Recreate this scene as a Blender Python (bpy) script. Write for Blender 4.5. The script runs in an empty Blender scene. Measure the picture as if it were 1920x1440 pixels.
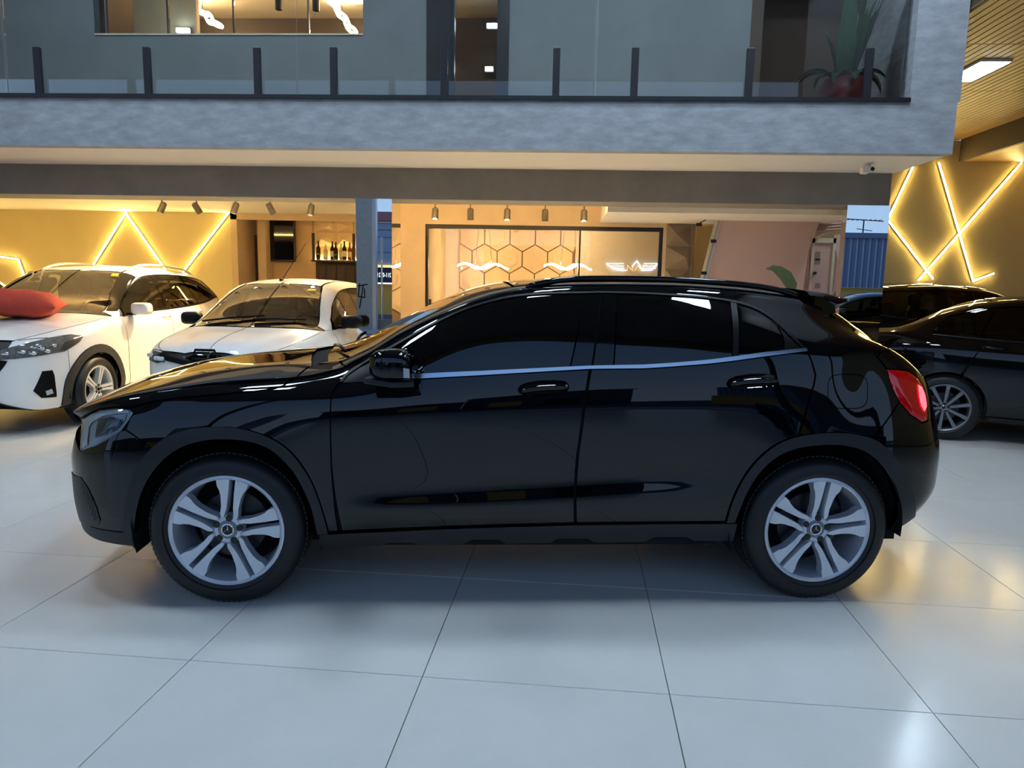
import bpy, bmesh, math, random
import numpy as np
from mathutils import Vector, Matrix
from mathutils.geometry import delaunay_2d_cdt
random.seed(7)
SC = bpy.context.scene
COL = SC.collection
PI = math.pi

# ------------------------------------------------------------------ camera
F, PITCH, ROLL, CH, BYAW = 1331.0, .1387, .0202, 1.449, .057
def rz(v, a):
    c, s = math.cos(a), math.sin(a)
    return np.array([c*v[0]-s*v[1], s*v[0]+c*v[1], v[2]])
_c, _s, _cr, _sr = math.cos(PITCH), math.sin(PITCH), math.cos(ROLL), math.sin(ROLL)
_r, _u, _f = np.array([1., 0, 0]), np.array([0, _s, _c]), np.array([0, _c, -_s])
CR, CU, CF = rz(_r*_cr+_u*_sr, BYAW), rz(-_r*_sr+_u*_cr, BYAW), rz(_f, BYAW)
CC = np.array([0, 0, CH])
cam_d = bpy.data.cameras.new('camera'); cam = bpy.data.objects.new('camera', cam_d); COL.objects.link(cam)
cam_d.sensor_width = 36; cam_d.lens = F/1920*36; cam_d.clip_start = .05; cam_d.clip_end = 300
cam.matrix_world = Matrix([[CR[i], CU[i], -CF[i], CC[i]] for i in range(3)]+[[0, 0, 0, 1]])
SC.camera = cam
def proj(P):
    d = np.asarray(P, float)-CC; dd = d@CF
    return np.stack([960+F*(d@CR)/dd, 720-F*(d@CU)/dd], -1)
def ray(px, py): return CF+CR*(px-960)/F+CU*(720-py)/F
def aty(px, py, Y): r = ray(px, py); return CC+r*(Y/r[1])
def atx(px, py, X): r = ray(px, py); return CC+r*(X/r[0])
def atz(px, py, Z): r = ray(px, py); return CC+r*((Z-CH)/r[2])

# ------------------------------------------------------------------ world, exposure
SC.view_settings.view_transform = 'Standard'; SC.view_settings.look = 'None'
SC.view_settings.gamma = 1; SC.view_settings.use_curve_mapping = False
SC.view_settings.exposure = 0.22
W = bpy.data.worlds.new('dusk_sky'); SC.world = W; W.use_nodes = True
_nt = W.node_tree; _bg = _nt.nodes['Background']
_tc = _nt.nodes.new('ShaderNodeTexCoord'); _sx = _nt.nodes.new('ShaderNodeSeparateXYZ'); _cr2 = _nt.nodes.new('ShaderNodeValToRGB')
_nt.links.new(_tc.outputs['Generated'], _sx.inputs[0]); _nt.links.new(_sx.outputs['Z'], _cr2.inputs[0]); _nt.links.new(_cr2.outputs[0], _bg.inputs[0])
_cr2.color_ramp.elements[0].position = 0.0; _cr2.color_ramp.elements[0].color = (.42, .60, .86, 1)
_cr2.color_ramp.elements[1].position = .7; _cr2.color_ramp.elements[1].color = (.16, .34, .72, 1)
_bg.inputs[1].default_value = 1.0

# ------------------------------------------------------------------ materials
def lin(c):
    return tuple((x/255/12.92) if x/255 <= .04045 else ((x/255+.055)/1.055)**2.4 for x in c)
MATS = {}
def mat(name, rgb, rough=.5, metal=0., coat=0., spec=.5, noise=0., nscale=8., bump=0., bscale=40., stretch=None, emit=None, estr=0., trans=0., ior=1.45, alpha=1., coat_rough=.03):
    m = bpy.data.materials.new(name); m.use_nodes = True
    nt = m.node_tree; b = nt.nodes['Principled BSDF']; L = nt.links
    col = lin(rgb)
    b.inputs['Base Color'].default_value = (*col, 1); b.inputs['Roughness'].default_value = rough
    b.inputs['Metallic'].default_value = metal; b.inputs['Coat Weight'].default_value = coat; b.inputs['Coat Roughness'].default_value = coat_rough
    b.inputs['Specular IOR Level'].default_value = spec; b.inputs['IOR'].default_value = ior
    b.inputs['Transmission Weight'].default_value = trans; b.inputs['Alpha'].default_value = alpha
    tc = nt.nodes.new('ShaderNodeTexCoord'); mp = nt.nodes.new('ShaderNodeMapping')
    L.new(tc.outputs['Object'], mp.inputs[0])
    if stretch: mp.inputs['Scale'].default_value = stretch
    nz = nt.nodes.new('ShaderNodeTexNoise'); nz.inputs['Scale'].default_value = nscale; nz.inputs['Detail'].default_value = 5; nz.inputs['Roughness'].default_value = .62
    L.new(mp.outputs[0], nz.inputs['Vector'])
    n = max(noise, .02)
    mr = nt.nodes.new('ShaderNodeMapRange'); mr.inputs[1].default_value = .25; mr.inputs[2].default_value = .75
    mr.inputs[3].default_value = 1-n; mr.inputs[4].default_value = 1+n
    L.new(nz.outputs[0], mr.inputs[0])
    vm = nt.nodes.new('ShaderNodeVectorMath'); vm.operation = 'SCALE'; vm.inputs[0].default_value = col
    L.new(mr.outputs[0], vm.inputs['Scale']); L.new(vm.outputs[0], b.inputs['Base Color'])
    if bump:
        n2 = nt.nodes.new('ShaderNodeTexNoise'); n2.inputs['Scale'].default_value = bscale; n2.inputs['Detail'].default_value = 4
        L.new(mp.outputs[0], n2.inputs['Vector'])
        bp = nt.nodes.new('ShaderNodeBump'); bp.inputs['Strength'].default_value = bump; bp.inputs['Distance'].default_value = .01
        L.new(n2.outputs[0], bp.inputs['Height']); L.new(bp.outputs[0], b.inputs['Normal'])
    if emit:
        b.inputs['Emission Color'].default_value = (*lin(emit), 1); b.inputs['Emission Strength'].default_value = estr
    MATS[name] = m
    return m
def glassmat(name, tint, refl=.06, rough=0.0, tscale=1.0):
    """thin architectural / car glass: tinted straight-through transparency under a fresnel reflection"""
    m = bpy.data.materials.new(name); m.use_nodes = True
    nt = m.node_tree; L = nt.links; nt.nodes.clear()
    out = nt.nodes.new('ShaderNodeOutputMaterial'); mx = nt.nodes.new('ShaderNodeMixShader')
    tr = nt.nodes.new('ShaderNodeBsdfTransparent'); gl = nt.nodes.new('ShaderNodeBsdfGlossy'); fr = nt.nodes.new('ShaderNodeFresnel')
    fr.inputs[0].default_value = 1.5
    nz = nt.nodes.new('ShaderNodeTexNoise'); nz.inputs['Scale'].default_value = 1.5
    mr = nt.nodes.new('ShaderNodeMapRange'); mr.inputs[3].default_value = .97; mr.inputs[4].default_value = 1.0
    vm = nt.nodes.new('ShaderNodeVectorMath'); vm.operation = 'SCALE'; vm.inputs[0].default_value = tint
    L.new(nz.outputs[0], mr.inputs[0]); L.new(mr.outputs[0], vm.inputs['Scale']); L.new(vm.outputs[0], tr.inputs[0])
    gl.inputs['Roughness'].default_value = rough; gl.inputs[0].default_value = (1, 1, 1, 1)
    ad = nt.nodes.new('ShaderNodeMath'); ad.operation = 'MULTIPLY'; ad.inputs[1].default_value = refl/.04; ad.use_clamp = True
    L.new(fr.outputs[0], ad.inputs[0]); L.new(ad.outputs[0], mx.inputs[0]); L.new(tr.outputs[0], mx.inputs[1]); L.new(gl.outputs[0], mx.inputs[2]); L.new(mx.outputs[0], out.inputs[0])
    MATS[name] = m
    return m
def emat(name, rgb, strength):
    m = bpy.data.materials.new(name); m.use_nodes = True
    b = m.node_tree.nodes['Principled BSDF']
    b.inputs['Base Color'].default_value = (.8, .8, .8, 1)
    b.inputs['Emission Color'].default_value = (*lin(rgb), 1); b.inputs['Emission Strength'].default_value = strength
    MATS[name] = m
    return m

# ------------------------------------------------------------------ mesh helpers
class MB:
    def __init__(s): s.v = []; s.f = []
    def add(s, vs, fs):
        o = len(s.v); s.v += [tuple(map(float, v)) for v in vs]; s.f += [tuple(i+o for i in f) for f in fs]; return s
    def box(s, x0, x1, y0, y1, z0, z1):
        vs = [(x, y, z) for z in (z0, z1) for y in (y0, y1) for x in (x0, x1)]
        return s.add(vs, [(0, 2, 3, 1), (4, 5, 7, 6), (0, 1, 5, 4), (2, 6, 7, 3), (0, 4, 6, 2), (1, 3, 7, 5)])
    def prism(s, pts, d):
        """pts: 3D polygon, extruded by vector d"""
        n = len(pts); d = np.array(d); p = [np.array(q, float) for q in pts]
        return s.add(p+[q+d for q in p], [tuple(range(n-1, -1, -1)), tuple(range(n, 2*n))]+[(i, (i+1) % n, n+(i+1) % n, n+i) for i in range(n)])
    def tube(s, pts, r, n=8, cap=True):
        P = [np.array(p, float) for p in pts]; R = r if hasattr(r, '__len__') else [r]*len(P); o = len(s.v); ref = None
        for i, p in enumerate(P):
            t = P[min(i+1, len(P)-1)]-P[max(i-1, 0)]; t = t/np.linalg.norm(t)
            if ref is None: ref = np.array([0, 0, 1.]) if abs(t[2]) < .9 else np.array([1., 0, 0])
            a = np.cross(t, ref); a /= np.linalg.norm(a); b = np.cross(a, t); ref = b
            for k in range(n):
                q = p+R[i]*(a*math.cos(2*PI*k/n)+b*math.sin(2*PI*k/n)); s.v.append(tuple(q))
        for i in range(len(P)-1):
            for k in range(n): s.f.append((o+i*n+k, o+i*n+(k+1) % n, o+(i+1)*n+(k+1) % n, o+(i+1)*n+k))
        if cap:
            s.f.append(tuple(o+k for k in range(n-1, -1, -1))); s.f.append(tuple(o+(len(P)-1)*n+k for k in range(n)))
        return s
    def lathe(s, prof, c=(0, 0, 0), axis='z', n=24, a0=0, a1=2*PI, close=False):
        """prof: list of (radius, height) around axis"""
        o = len(s.v); m = len(prof); full = abs(a1-a0-2*PI) < 1e-6; N = n if full else n+1
        for k in range(N):
            a = a0+(a1-a0)*k/n; ca, sa = math.cos(a), math.sin(a)
            for r, h in prof:
                if axis == 'z': q = (c[0]+r*ca, c[1]+r*sa, c[2]+h)
                elif axis == 'y': q = (c[0]+r*ca, c[1]+h, c[2]+r*sa)
                else: q = (c[0]+h, c[1]+r*ca, c[2]+r*sa)
                s.v.append(q)
        for k in range(n):
            k2 = (k+1) % N
            for j in range(m-1 if not close else m):
                j2 = (j+1) % m; s.f.append((o+k*m+j, o+k2*m+j, o+k2*m+j2, o+k*m+j2))
        return s
    def build(s, name, m, parent=None, smooth=False, bevel=0, auto=None, flip=False):
        me = bpy.data.meshes.new(name); me.from_pydata(s.v, [], [f[::-1] for f in s.f] if flip else s.f); me.update()
        bm = bmesh.new(); bm.from_mesh(me)
        bmesh.ops.recalc_face_normals(bm, faces=bm.faces)
        if bevel: bmesh.ops.bevel(bm, geom=list(bm.edges), offset=bevel, segments=2, affect='EDGES', profile=.5)
        if auto is not None:
            for e in bm.edges: e.smooth = len(e.link_faces) == 2 and e.calc_face_angle(0) < math.radians(auto)
        bm.to_mesh(me); bm.free()
        if smooth or auto is not None:
            me.polygons.foreach_set('use_smooth', [True]*len(me.polygons))
        return link(name, me, m, parent)
def link(name, me, m, parent=None):
    if m is not None:
        if not me.materials: me.materials.append(MATS[m] if isinstance(m, str) else m)
    o = bpy.data.objects.new(name, me); COL.objects.link(o)
    if parent is not None: o.parent = parent
    return o
def thing(name, label, cat, loc=(0, 0, 0), rotz=0, group=None):
    o = bpy.data.objects.new(name, None); COL.objects.link(o); o.location = loc; o.rotation_euler = (0, 0, rotz); o.empty_display_size = .1
    o['label'] = label; o['category'] = cat
    if group: o['group'] = group
    return o
def tag(o, label, cat, group=None, kind=None):
    o['label'] = label; o['category'] = cat
    if group: o['group'] = group
    if kind: o['kind'] = kind
    return o
def struct(o, label, cat='structure'):
    o['kind'] = 'structure'; o['label'] = label; o['category'] = cat
    return o
def sbox(name, m, label, x0, x1, y0, y1, z0, z1, cat='wall', parent=None):
    o = MB().box(x0, x1, y0, y1, z0, z1).build(name, m, parent)
    return struct(o, label, cat) if parent is None else o
def copy_tree(o, parent=None):
    c = o.copy(); COL.objects.link(c)
    if parent is not None: c.parent = parent
    for ch in list(o.children): copy_tree(ch, c)
    return c
# ------------------------------------------------------------------ material list
mat('tile', (206, 205, 201), rough=.2, noise=.05, nscale=2.2, spec=.45, coat=.0)
mat('grout', (70, 68, 64), rough=.9)
mat('plaster_blue', (150, 153, 158), rough=.75, noise=.26, nscale=6, stretch=(1, 1, 2.6), bump=.12, bscale=9)
mat('plaster_grey', (130, 124, 116), rough=.8, noise=.14, nscale=3, bump=.08, bscale=8)
mat('plaster_upper', (116, 121, 122), rough=.6, noise=.12, nscale=2.0)
mat('paint_white', (226, 218, 206), rough=.7)
mat('paint_cream', (215, 200, 172), rough=.7, noise=.05)
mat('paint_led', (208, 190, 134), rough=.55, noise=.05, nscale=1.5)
mat('paint_pink', (205, 172, 158), rough=.75, noise=.03, nscale=2)
mat('texture_beige', (196, 172, 138), rough=.8, noise=.1, nscale=3, bump=.25, bscale=30)
mat('black_metal', (22, 22, 24), rough=.4)
mat('dark_post', (34, 34, 40), rough=.35, noise=.1)
mat('granite', (38, 36, 38), rough=.25, noise=.5, nscale=120)
glassmat('clear_glass', (.93, .96, .95), refl=.05)
glassmat('rail_glass', (.965, .98, .975), refl=.04)
mat('mirror', (235, 238, 238), rough=.0, metal=1.0)
mat('slat_wood', (132, 102, 60), rough=.5, noise=.12, nscale=14, stretch=(1, .05, 1))
mat('dark_drop', (74, 62, 44), rough=.7, noise=.1)
mat('brown_dark', (70, 52, 38), rough=.7, noise=.1)
mat('brown_panel', (72, 58, 46), rough=.6, noise=.12)
emat('led_warm', (255, 220, 136), 110)
emat('led_panel', (214, 236, 255), 48)
emat('unseen_led_tape', (255, 206, 128), 46)
emat('spot_glow', (255, 226, 170), 40)
emat('led_white', (255, 216, 165), 60)
mat('asphalt', (70, 72, 76), rough=.9, noise=.15, nscale=20)
mat('ceiling_dark', (120, 122, 126), rough=.8)

# ------------------------------------------------------------------ room
YB, YF = 7.3, 6.284            # lower beam plane, mezzanine fascia plane
ZS = aty(960, 281, YF)[2]      # soffit
ZB = aty(960, 376, YB)[2]      # beam bottom
ZM = aty(960, 187, YF)[2]      # mezzanine top
XR = aty(1786, 286, YF)[0]     # right corner of the mezzanine
XI = aty(1706, 186, YF)[0]     # inner edge of its end pillar
YW = 10.9                      # rear wall of the left bay
YO = 9.0                       # office front
YL = 11.3                      # rear wall on the right
XL = -11.5
ZC = 2.46                      # ceiling below the mezzanine

# floor: 0.9 m porcelain tiles over a recessed bed
fl = MB().box(-13, 14, -5.2, 12.6, -.06, -.006).build('floor', 'grout')
struct(fl, 'pale polished porcelain tile floor of the showroom', 'floor')
TY, TS = -.0912+BYAW, .9055
t0 = rz(np.array([-1.2134, 2.5448, 0]), BYAW)
te, tn = rz(np.array([1., 0, 0]), TY), rz(np.array([0, 1., 0]), TY)
h = TS/2-.0016
tm = MB().box(-h, h, -h, h, -.02, 0)
tme = bpy.data.meshes.new('tile'); tme.from_pydata(tm.v, [], tm.f); tme.update()
bm = bmesh.new(); bm.from_mesh(tme); bmesh.ops.recalc_face_normals(bm, faces=bm.faces); bmesh.ops.bevel(bm, geom=[e for e in bm.edges if all(v.co.z > -.001 for v in e.verts)], offset=.0012, segments=1, affect='EDGES'); bm.to_mesh(tme); bm.free()
cells = []
for i in range(-12, 15):
    for j in range(-9, 11):
        p = t0+te*TS*(i+.5)+tn*TS*(j+.5)
        if -11.3 < p[0] < 9.5 and -5 < p[1] < 11.6: cells.append((abs(p[0])*.6+abs(p[1]-2), i, j, p))
cells.sort(key=lambda c: c[0])
rest = MB()
for q, (_, i, j, p) in enumerate(cells):
    if q < 300:
        o = link('tile', tme, 'tile', fl); o.location = p; o.rotation_euler = (0, 0, TY+random.choice((0, PI/2, PI, -PI/2)))
    else:
        vs = [p+te*a*h+tn*b*h for a, b in ((-1, -1), (1, -1), (1, 1), (-1, 1))]
        rest.prism([v-np.array([0, 0, .02]) for v in vs], (0, 0, .02))
if rest.v:
    o = rest.build('far_tiles', 'tile', fl); o['kind'] = 'stuff'

# mezzanine: fascia, soffit, end pillar, lower beam
sbox('wall_mezzanine', 'plaster_blue', 'blue-grey burnt cement fascia band of the mezzanine', XL, XR, YF, YF+.12, ZS, ZM, 'wall')
sbox('ceiling_soffit', 'paint_white', 'white soffit under the mezzanine overhang', XL, XR, YF+.12, YB+.3, ZS, ZS+.05, 'ceiling')
sbox('wall_pillar', 'plaster_blue', 'blue-grey cement pillar closing the right end of the balcony', XI, XR+.02, YF, YF+.45, ZM, 6.0, 'wall')
sbox('trim_beam', 'plaster_grey', 'long grey cement beam below the mezzanine soffit', XL, XR-.02, YB, YB+.42, ZB, ZS, 'beam')
sbox('floor_balcony', 'plaster_grey', 'balcony floor slab of the mezzanine', XL, XR, YF+.12, 8.6, ZM-.12, ZM-.03, 'floor')
# upper wall of the mezzanine with window and door openings
YU = 7.5
def ux(px, py=60): return aty(px, py, YU)[0]
def uz(py, px=430): return aty(px, py, YU)[2]
zt = 6.0
wz = uz(64, 430)
for n, (a, b, z0, z1) in enumerate(((XL, ux(178), ZM-.05, zt), (ux(178), ux(681), ZM-.05, wz), (ux(681), ux(800), ZM-.05, zt), (ux(955), ux(1407), ZM-.05, zt))):
    sbox('wall_upper_%d' % (n+1), 'plaster_upper', ['grey cement upper wall left of the lit office window', 'grey cement sill wall below the lit office window', 'grey cement upper wall between window and balcony door', 'wide grey cement upper wall right of the balcony door'][n], a, b, YU, YU+.15, z0, z1)
for n, px in enumerate((5, 1120)):
    o = MB().box(ux(px)-.004, ux(px)+.004, YU-.003, YU+.01, ZM, zt).build('trim_%d' % (n+1), 'plaster_blue'); struct(o, ['narrow joint strip in the upper wall at far left', 'narrow joint strip in the upper wall right of the door'][n], 'trim')
sbox('wall_upper_back', 'texture_beige', 'warm beige rear wall of the upstairs office', XL, XI, 10.4, 10.5, ZM-.1, zt)
sbox('ceiling_upper', 'paint_cream', 'cream ceiling of the upstairs office', XL, XR, YU, 10.5, 4.75, 4.85, 'ceiling')
o = MB().box(ux(178), ux(1407), 9.4, 9.7, 4.0, 4.75).build('wall_upper_beam', 'brown_panel'); struct(o, 'dark brown beam inside the upstairs office', 'beam')
sbox('wall_recess', 'brown_dark', 'dark brown rear wall of the recess behind the plant pot', ux(1407), XR, 8.3, 8.4, ZM-.1, zt)
sbox('wall_recess_side', 'brown_panel', 'dark brown side jamb of the recess by the plant', ux(1407), ux(1430), YU, 8.3, ZM-.1, zt-.6)

# lower storey
sbox('ceiling_lower', 'paint_white', 'cream ceiling over the lower showroom bay', XL, XR, YB+.42, 12.2, ZC, ZC+.08, 'ceiling')
xb0 = aty(433, 450, YW)[0]
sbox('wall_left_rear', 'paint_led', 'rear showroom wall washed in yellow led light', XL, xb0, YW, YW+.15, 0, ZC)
sbox('wall_left', 'paint_led', 'left side wall of the showroom', XL-.1, XL, -1.7, 12.2, 0, 6.0)
# right hall
xr0 = XR
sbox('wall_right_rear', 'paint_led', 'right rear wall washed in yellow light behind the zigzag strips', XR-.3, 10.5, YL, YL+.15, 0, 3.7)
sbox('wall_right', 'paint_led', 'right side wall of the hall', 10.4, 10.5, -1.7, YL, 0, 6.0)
XD = 5.95
zh = 3.70; zl = 3.40
sbox('ceiling_right_deck', 'dark_drop', 'dark deck over the slatted ceiling', XR+.03, XD, 2.5, YL, zh+.03, zh+.1, 'ceiling')
cr = sbox('ceiling_right', 'slat_wood', 'gold-brown slatted ceiling over the right hall', XR+.03, XD, 2.5, YL, zh+.02, zh+.03, 'ceiling')
joints = [2.5, 4.2, 5.9, 7.05, 8.6, 9.9, YL]
for a, b in zip(joints[:-1], joints[1:]):
    m_ = MB(); x = XR+.04
    while x < XD-.05:
        m_.box(x, x+.062, a+.006, b-.006, zh, zh+.022); x += .075
    o = m_.build('slat_panel', 'slat_wood', cr); o['kind'] = 'stuff'
sbox('wall_drop', 'dark_drop', 'dark vertical drop between the two slatted ceilings', XD, XD+.05, 2.5, YL, zl, zh+.03)
cl = sbox('ceiling_right_low', 'slat_wood', 'lower slatted ceiling along the right wall', XD+.05, 10.4, 2.5, YL, zl+.02, zl+.03, 'ceiling')
m_ = MB(); x = XD+.06
while x < 9.6:
    m_.box(x, x+.062, 4, YL, zl, zl+.022); x += .075
o = m_.build('slat_panel', 'slat_wood', cl); o['kind'] = 'stuff'
# tall hall above the camera
sbox('ceiling_hall', 'ceiling_dark', 'high ceiling of the front hall', XL, XR+.02, -1.6, 8.4, 6.0, 6.1, 'ceiling')
sbox('ceiling_hall_right', 'ceiling_dark', 'high ceiling of the front hall at the right', XR+.02, 10.5, -1.6, 2.5, 6.0, 6.1, 'ceiling')
sbox('wall_hall_drop', 'dark_drop', 'dark edge closing the slatted ceiling toward the front', XR+.03, 10.5, 2.45, 2.5, zl, 6.0)
# open front to the street
sbox('wall_front_lintel', 'plaster_grey', 'grey lintel over the open shopfront', XL, 10.5, -1.8, -1.6, 5.4, 6.2)
sbox('wall_hall_right', 'ceiling_dark', 'wall above the slatted ceiling beside the balcony pillar', XR+.02, XR+.06, 2.5, 8.4, 3.8, 6.0)
sbox('wall_recess_end', 'plaster_blue', 'pale end wall of the recess behind the plant pot', XR-.10, XR+.02, YF+.45, 8.3, ZM-.03, 6.0)

# unseen warm led tape, added behind the lower beam to light the bay and ceiling
lt = MB().box(XL+.2, XR-.4, YB+.42, YB+.44, ZC-.06, ZC-.03)
o = lt.build('trim_6', 'unseen_led_tape'); struct(o, 'unseen warm led tape added along the rear face of the lower beam', 'trim')
# ------------------------------------------------------------------ car surfaces
def pchip(xk, yk, x):
    xk = np.asarray(xk, float); yk = np.asarray(yk, float); h = np.diff(xk); d = np.diff(yk)/h; n = len(xk)
    m = np.zeros(n)
    for i in range(1, n-1):
        if d[i-1]*d[i] > 0:
            w1, w2 = 2*h[i]+h[i-1], h[i]+2*h[i-1]; m[i] = (w1+w2)/(w1/d[i-1]+w2/d[i])
    m[0] = d[0]; m[-1] = d[-1]
    x = np.clip(x, xk[0], xk[-1]); i = np.clip(np.searchsorted(xk, x)-1, 0, n-2)
    t = (x-xk[i])/h[i]
    return (2*t**3-3*t**2+1)*yk[i]+(t**3-2*t**2+t)*h[i]*m[i]+(-2*t**3+3*t**2)*yk[i+1]+(t**3-t**2)*h[i]*m[i+1]
def gsm(A, sig, axis):
    """gaussian smoothing (sigma in samples) with linear end padding"""
    r = int(3*sig)+1; k = np.exp(-.5*(np.arange(-r, r+1)/sig)**2); k /= k.sum()
    A = np.moveaxis(A, axis, 0); n = len(A)
    lo = 2*A[0]-A[1:r+1][::-1]; hi = 2*A[-1]-A[-r-1:-1][::-1]
    P = np.concatenate([lo, A, hi]); out = sum(k[j]*P[j:j+n] for j in range(2*r+1))
    return np.moveaxis(out, 0, axis)
def inside(poly, P):
    x, y = P[:, 0], P[:, 1]; c = np.zeros(len(P), bool); n = len(poly); j = n-1
    for i in range(n):
        xi, yi = poly[i]; xj, yj = poly[j]
        if yi != yj: c ^= ((yi > y) != (yj > y)) & (x < (xj-xi)*(y-yi)/(yj-yi)+xi)
        j = i
    return c
def dens(pts, step, closed=True):
    out = []; n = len(pts)
    for i in range(n if closed else n-1):
        a, b = np.array(pts[i]), np.array(pts[(i+1) % n]); m = max(1, int(np.linalg.norm(b-a)/step))
        for k in range(m): out.append(a+(b-a)*k/m)
    if not closed: out.append(np.array(pts[-1]))
    return out
def smooth_line(pts, it=2):
    """corner cutting on an open polyline, ends kept"""
    P = [np.array(p, float) for p in pts]
    for _ in range(it):
        Q = [P[0]]
        for a, b in zip(P[:-1], P[1:]): Q += [a*.75+b*.25, a*.25+b*.75]
        P = Q+[P[-1]]
    return [tuple(p) for p in P]
TV = .13   # one row step in the metric of the outline plane
class Surf:
    """half car body: rows (bottom .. roof centre) of (s, y, z) keys along the car, front at -x"""
    def __init__(S, rows, o, yaw, side, ns=520, sub=20, sig_s=.03, sig_t=.3):
        s0, s1 = rows[0][0][0], rows[0][-1][0]; S.o = np.array(o, float); S.yaw = yaw; S.side = side
        tau = np.linspace(-1, 1, ns); g = .55*np.sin(tau*PI/2)+.45*tau; S.s = (s0+s1)/2+(s1-s0)/2*g
        R = []
        for r in rows:
            k = np.array(r, float); R.append(np.stack([pchip(k[:, 0], k[:, 1], S.s), pchip(k[:, 0], k[:, 2], S.s)], -1))
        R = np.stack(R, 1)                                  # ns,rows,2
        ds = (s1-s0)/ns
        R = gsm(R, sig_s/ds, 0); R[:, :, 0] = np.maximum(R[:, :, 0], 0); R[0, :, 0] = 0; R[-1, :, 0] = 0; R[:, -1, 0] = 0
        nr = R.shape[1]; S.nt = (nr-1)*sub+1; S.sub = sub; T = np.linspace(0, nr-1, S.nt)
        i = np.clip(T.astype(int), 0, nr-2); f = (T-i)[None, :, None]
        p0 = R[:, np.clip(i-1, 0, nr-1)].copy(); p1 = R[:, i]; p2 = R[:, i+1]; p3 = R[:, np.clip(i+2, 0, nr-1)].copy()
        last = i == nr-2; p3[:, last, 0] = -R[:, [nr-2], 0]; p3[:, last, 1] = R[:, [nr-2], 1]
        Q = .5*(2*p1+(p2-p0)*f+(2*p0-5*p1+4*p2-p3)*f**2+(3*p1-p0-3*p2+p3)*f**3)
        # smooth across, mirrored at the roof centre
        M = np.concatenate([Q, (Q*np.array([-1, 1]))[:, -2::-1]], 1); M = gsm(M, sig_t*sub, 1); Q = M[:, :S.nt]
        Q[:, -1, 0] = 0; Q[0, :, 0] = 0; Q[-1, :, 0] = 0
        S.G = np.concatenate([np.repeat(S.s[:, None, None], S.nt, 1), Q], 2); S.ns = ns
        du = np.gradient(S.G, axis=0); dv = np.gradient(S.G, axis=1); N = np.cross(du, dv)
        N /= (np.linalg.norm(N, axis=2, keepdims=True)+1e-12)
        N[0] = (-1, 0, 0); N[-1] = (1, 0, 0)
        flip = (N[:, :, 1] < 0); S.N = N if N[ns//2, S.nt//3, 1] > 0 else -N
        S.N[0] = (-1, 0, 0); S.N[-1] = (1, 0, 0)
        S.pp = None
    def world(S, L): c, s = math.cos(S.yaw), math.sin(S.yaw); L = np.asarray(L); return np.stack([c*L[..., 0]-s*L[..., 1], s*L[..., 0]+c*L[..., 1], L[..., 2]], -1)+S.o
    def _grid(S, A, a, t):
        b = t*S.sub; i = np.clip(a.astype(int), 0, S.ns-2); j = np.clip(b.astype(int), 0, S.nt-2); f = (a-i)[:, None]; g = (b-j)[:, None]
        return A[i, j]*(1-f)*(1-g)+A[i+1, j]*f*(1-g)+A[i, j+1]*(1-f)*g+A[i+1, j+1]*f*g
    def ev(S, st):
        st = np.asarray(st, float); a = np.interp(st[:, 0], S.s, np.arange(S.ns)); t = np.clip(st[:, 1], 0, (S.nt-1)/S.sub)
        P = S._grid(S.G, a, t); N = S._grid(S.N, a, t); N /= np.linalg.norm(N, axis=1, keepdims=True)+1e-12
        return P, N
    def _prep(S):
        sg = np.array([1, S.side, 1]); W_ = S.world(S.G*sg); S.pp = proj(W_); nn = S.world(S.N*sg)-S.o
        S.vis = (nn*(CC-W_)).sum(2) > 0; S.dep = (W_-CC)@CF
    def px(S, x, y):
        """pixel on the near side -> (s, t)"""
        if S.pp is None: S._prep()
        d = ((S.pp-np.array([x, y]))**2).sum(2)+np.where(S.vis, 0, 400.); k = int(np.argmin(d)); i, j = divmod(k, S.nt)
        c_ = np.argwhere(d < d[i, j]+6.)
        dep = S.dep[c_[:, 0], c_[:, 1]]; near = c_[dep < dep.min()+.12]; i, j = near[int(np.argmin(d[near[:, 0], near[:, 1]]))]
        a, b = float(i), float(j)
        if 0 < i < S.ns-1 and 0 < j < S.nt-1:
            J = np.stack([(S.pp[i+1, j]-S.pp[i-1, j])/2, (S.pp[i, j+1]-S.pp[i, j-1])/2], 1)
            if abs(np.linalg.det(J)) > 1e-3:
                st = np.linalg.solve(J, np.array([x, y])-S.pp[i, j]); st = np.clip(st, -.7, .7); a += st[0]; b += st[1]
        return (float(np.interp(a, np.arange(S.ns), S.s)), b/S.sub)
    def pts(S, L):
        out = []
        for p in L:
            if p[0] == 'st': out.append((p[1], p[2]))
            elif p[0] == 'sz':                       # side point from car s and height
                a = np.interp(p[1], S.s, np.arange(S.ns)); i = int(round(a)); col = S.G[i, :, 2]; j = int(np.argmax(col > p[2])) if (col > p[2]).any() else S.nt-1
                z0, z1 = col[max(j-1, 0)], col[j]; f = 0 if z1 == z0 else (p[2]-z0)/(z1-z0); out.append((p[1], (max(j-1, 0)+f)/S.sub))
            elif p[0] == 'sy':                       # top point from car s and lateral y
                a = np.interp(p[1], S.s, np.arange(S.ns)); i = int(round(a)); h0 = S.nt//2; col = S.G[i, h0:, 1]; j = int(np.argmin(abs(col-p[2]))); out.append((p[1], (h0+j)/S.sub))
            else: out.append(S.px(*p))
        return out
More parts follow.
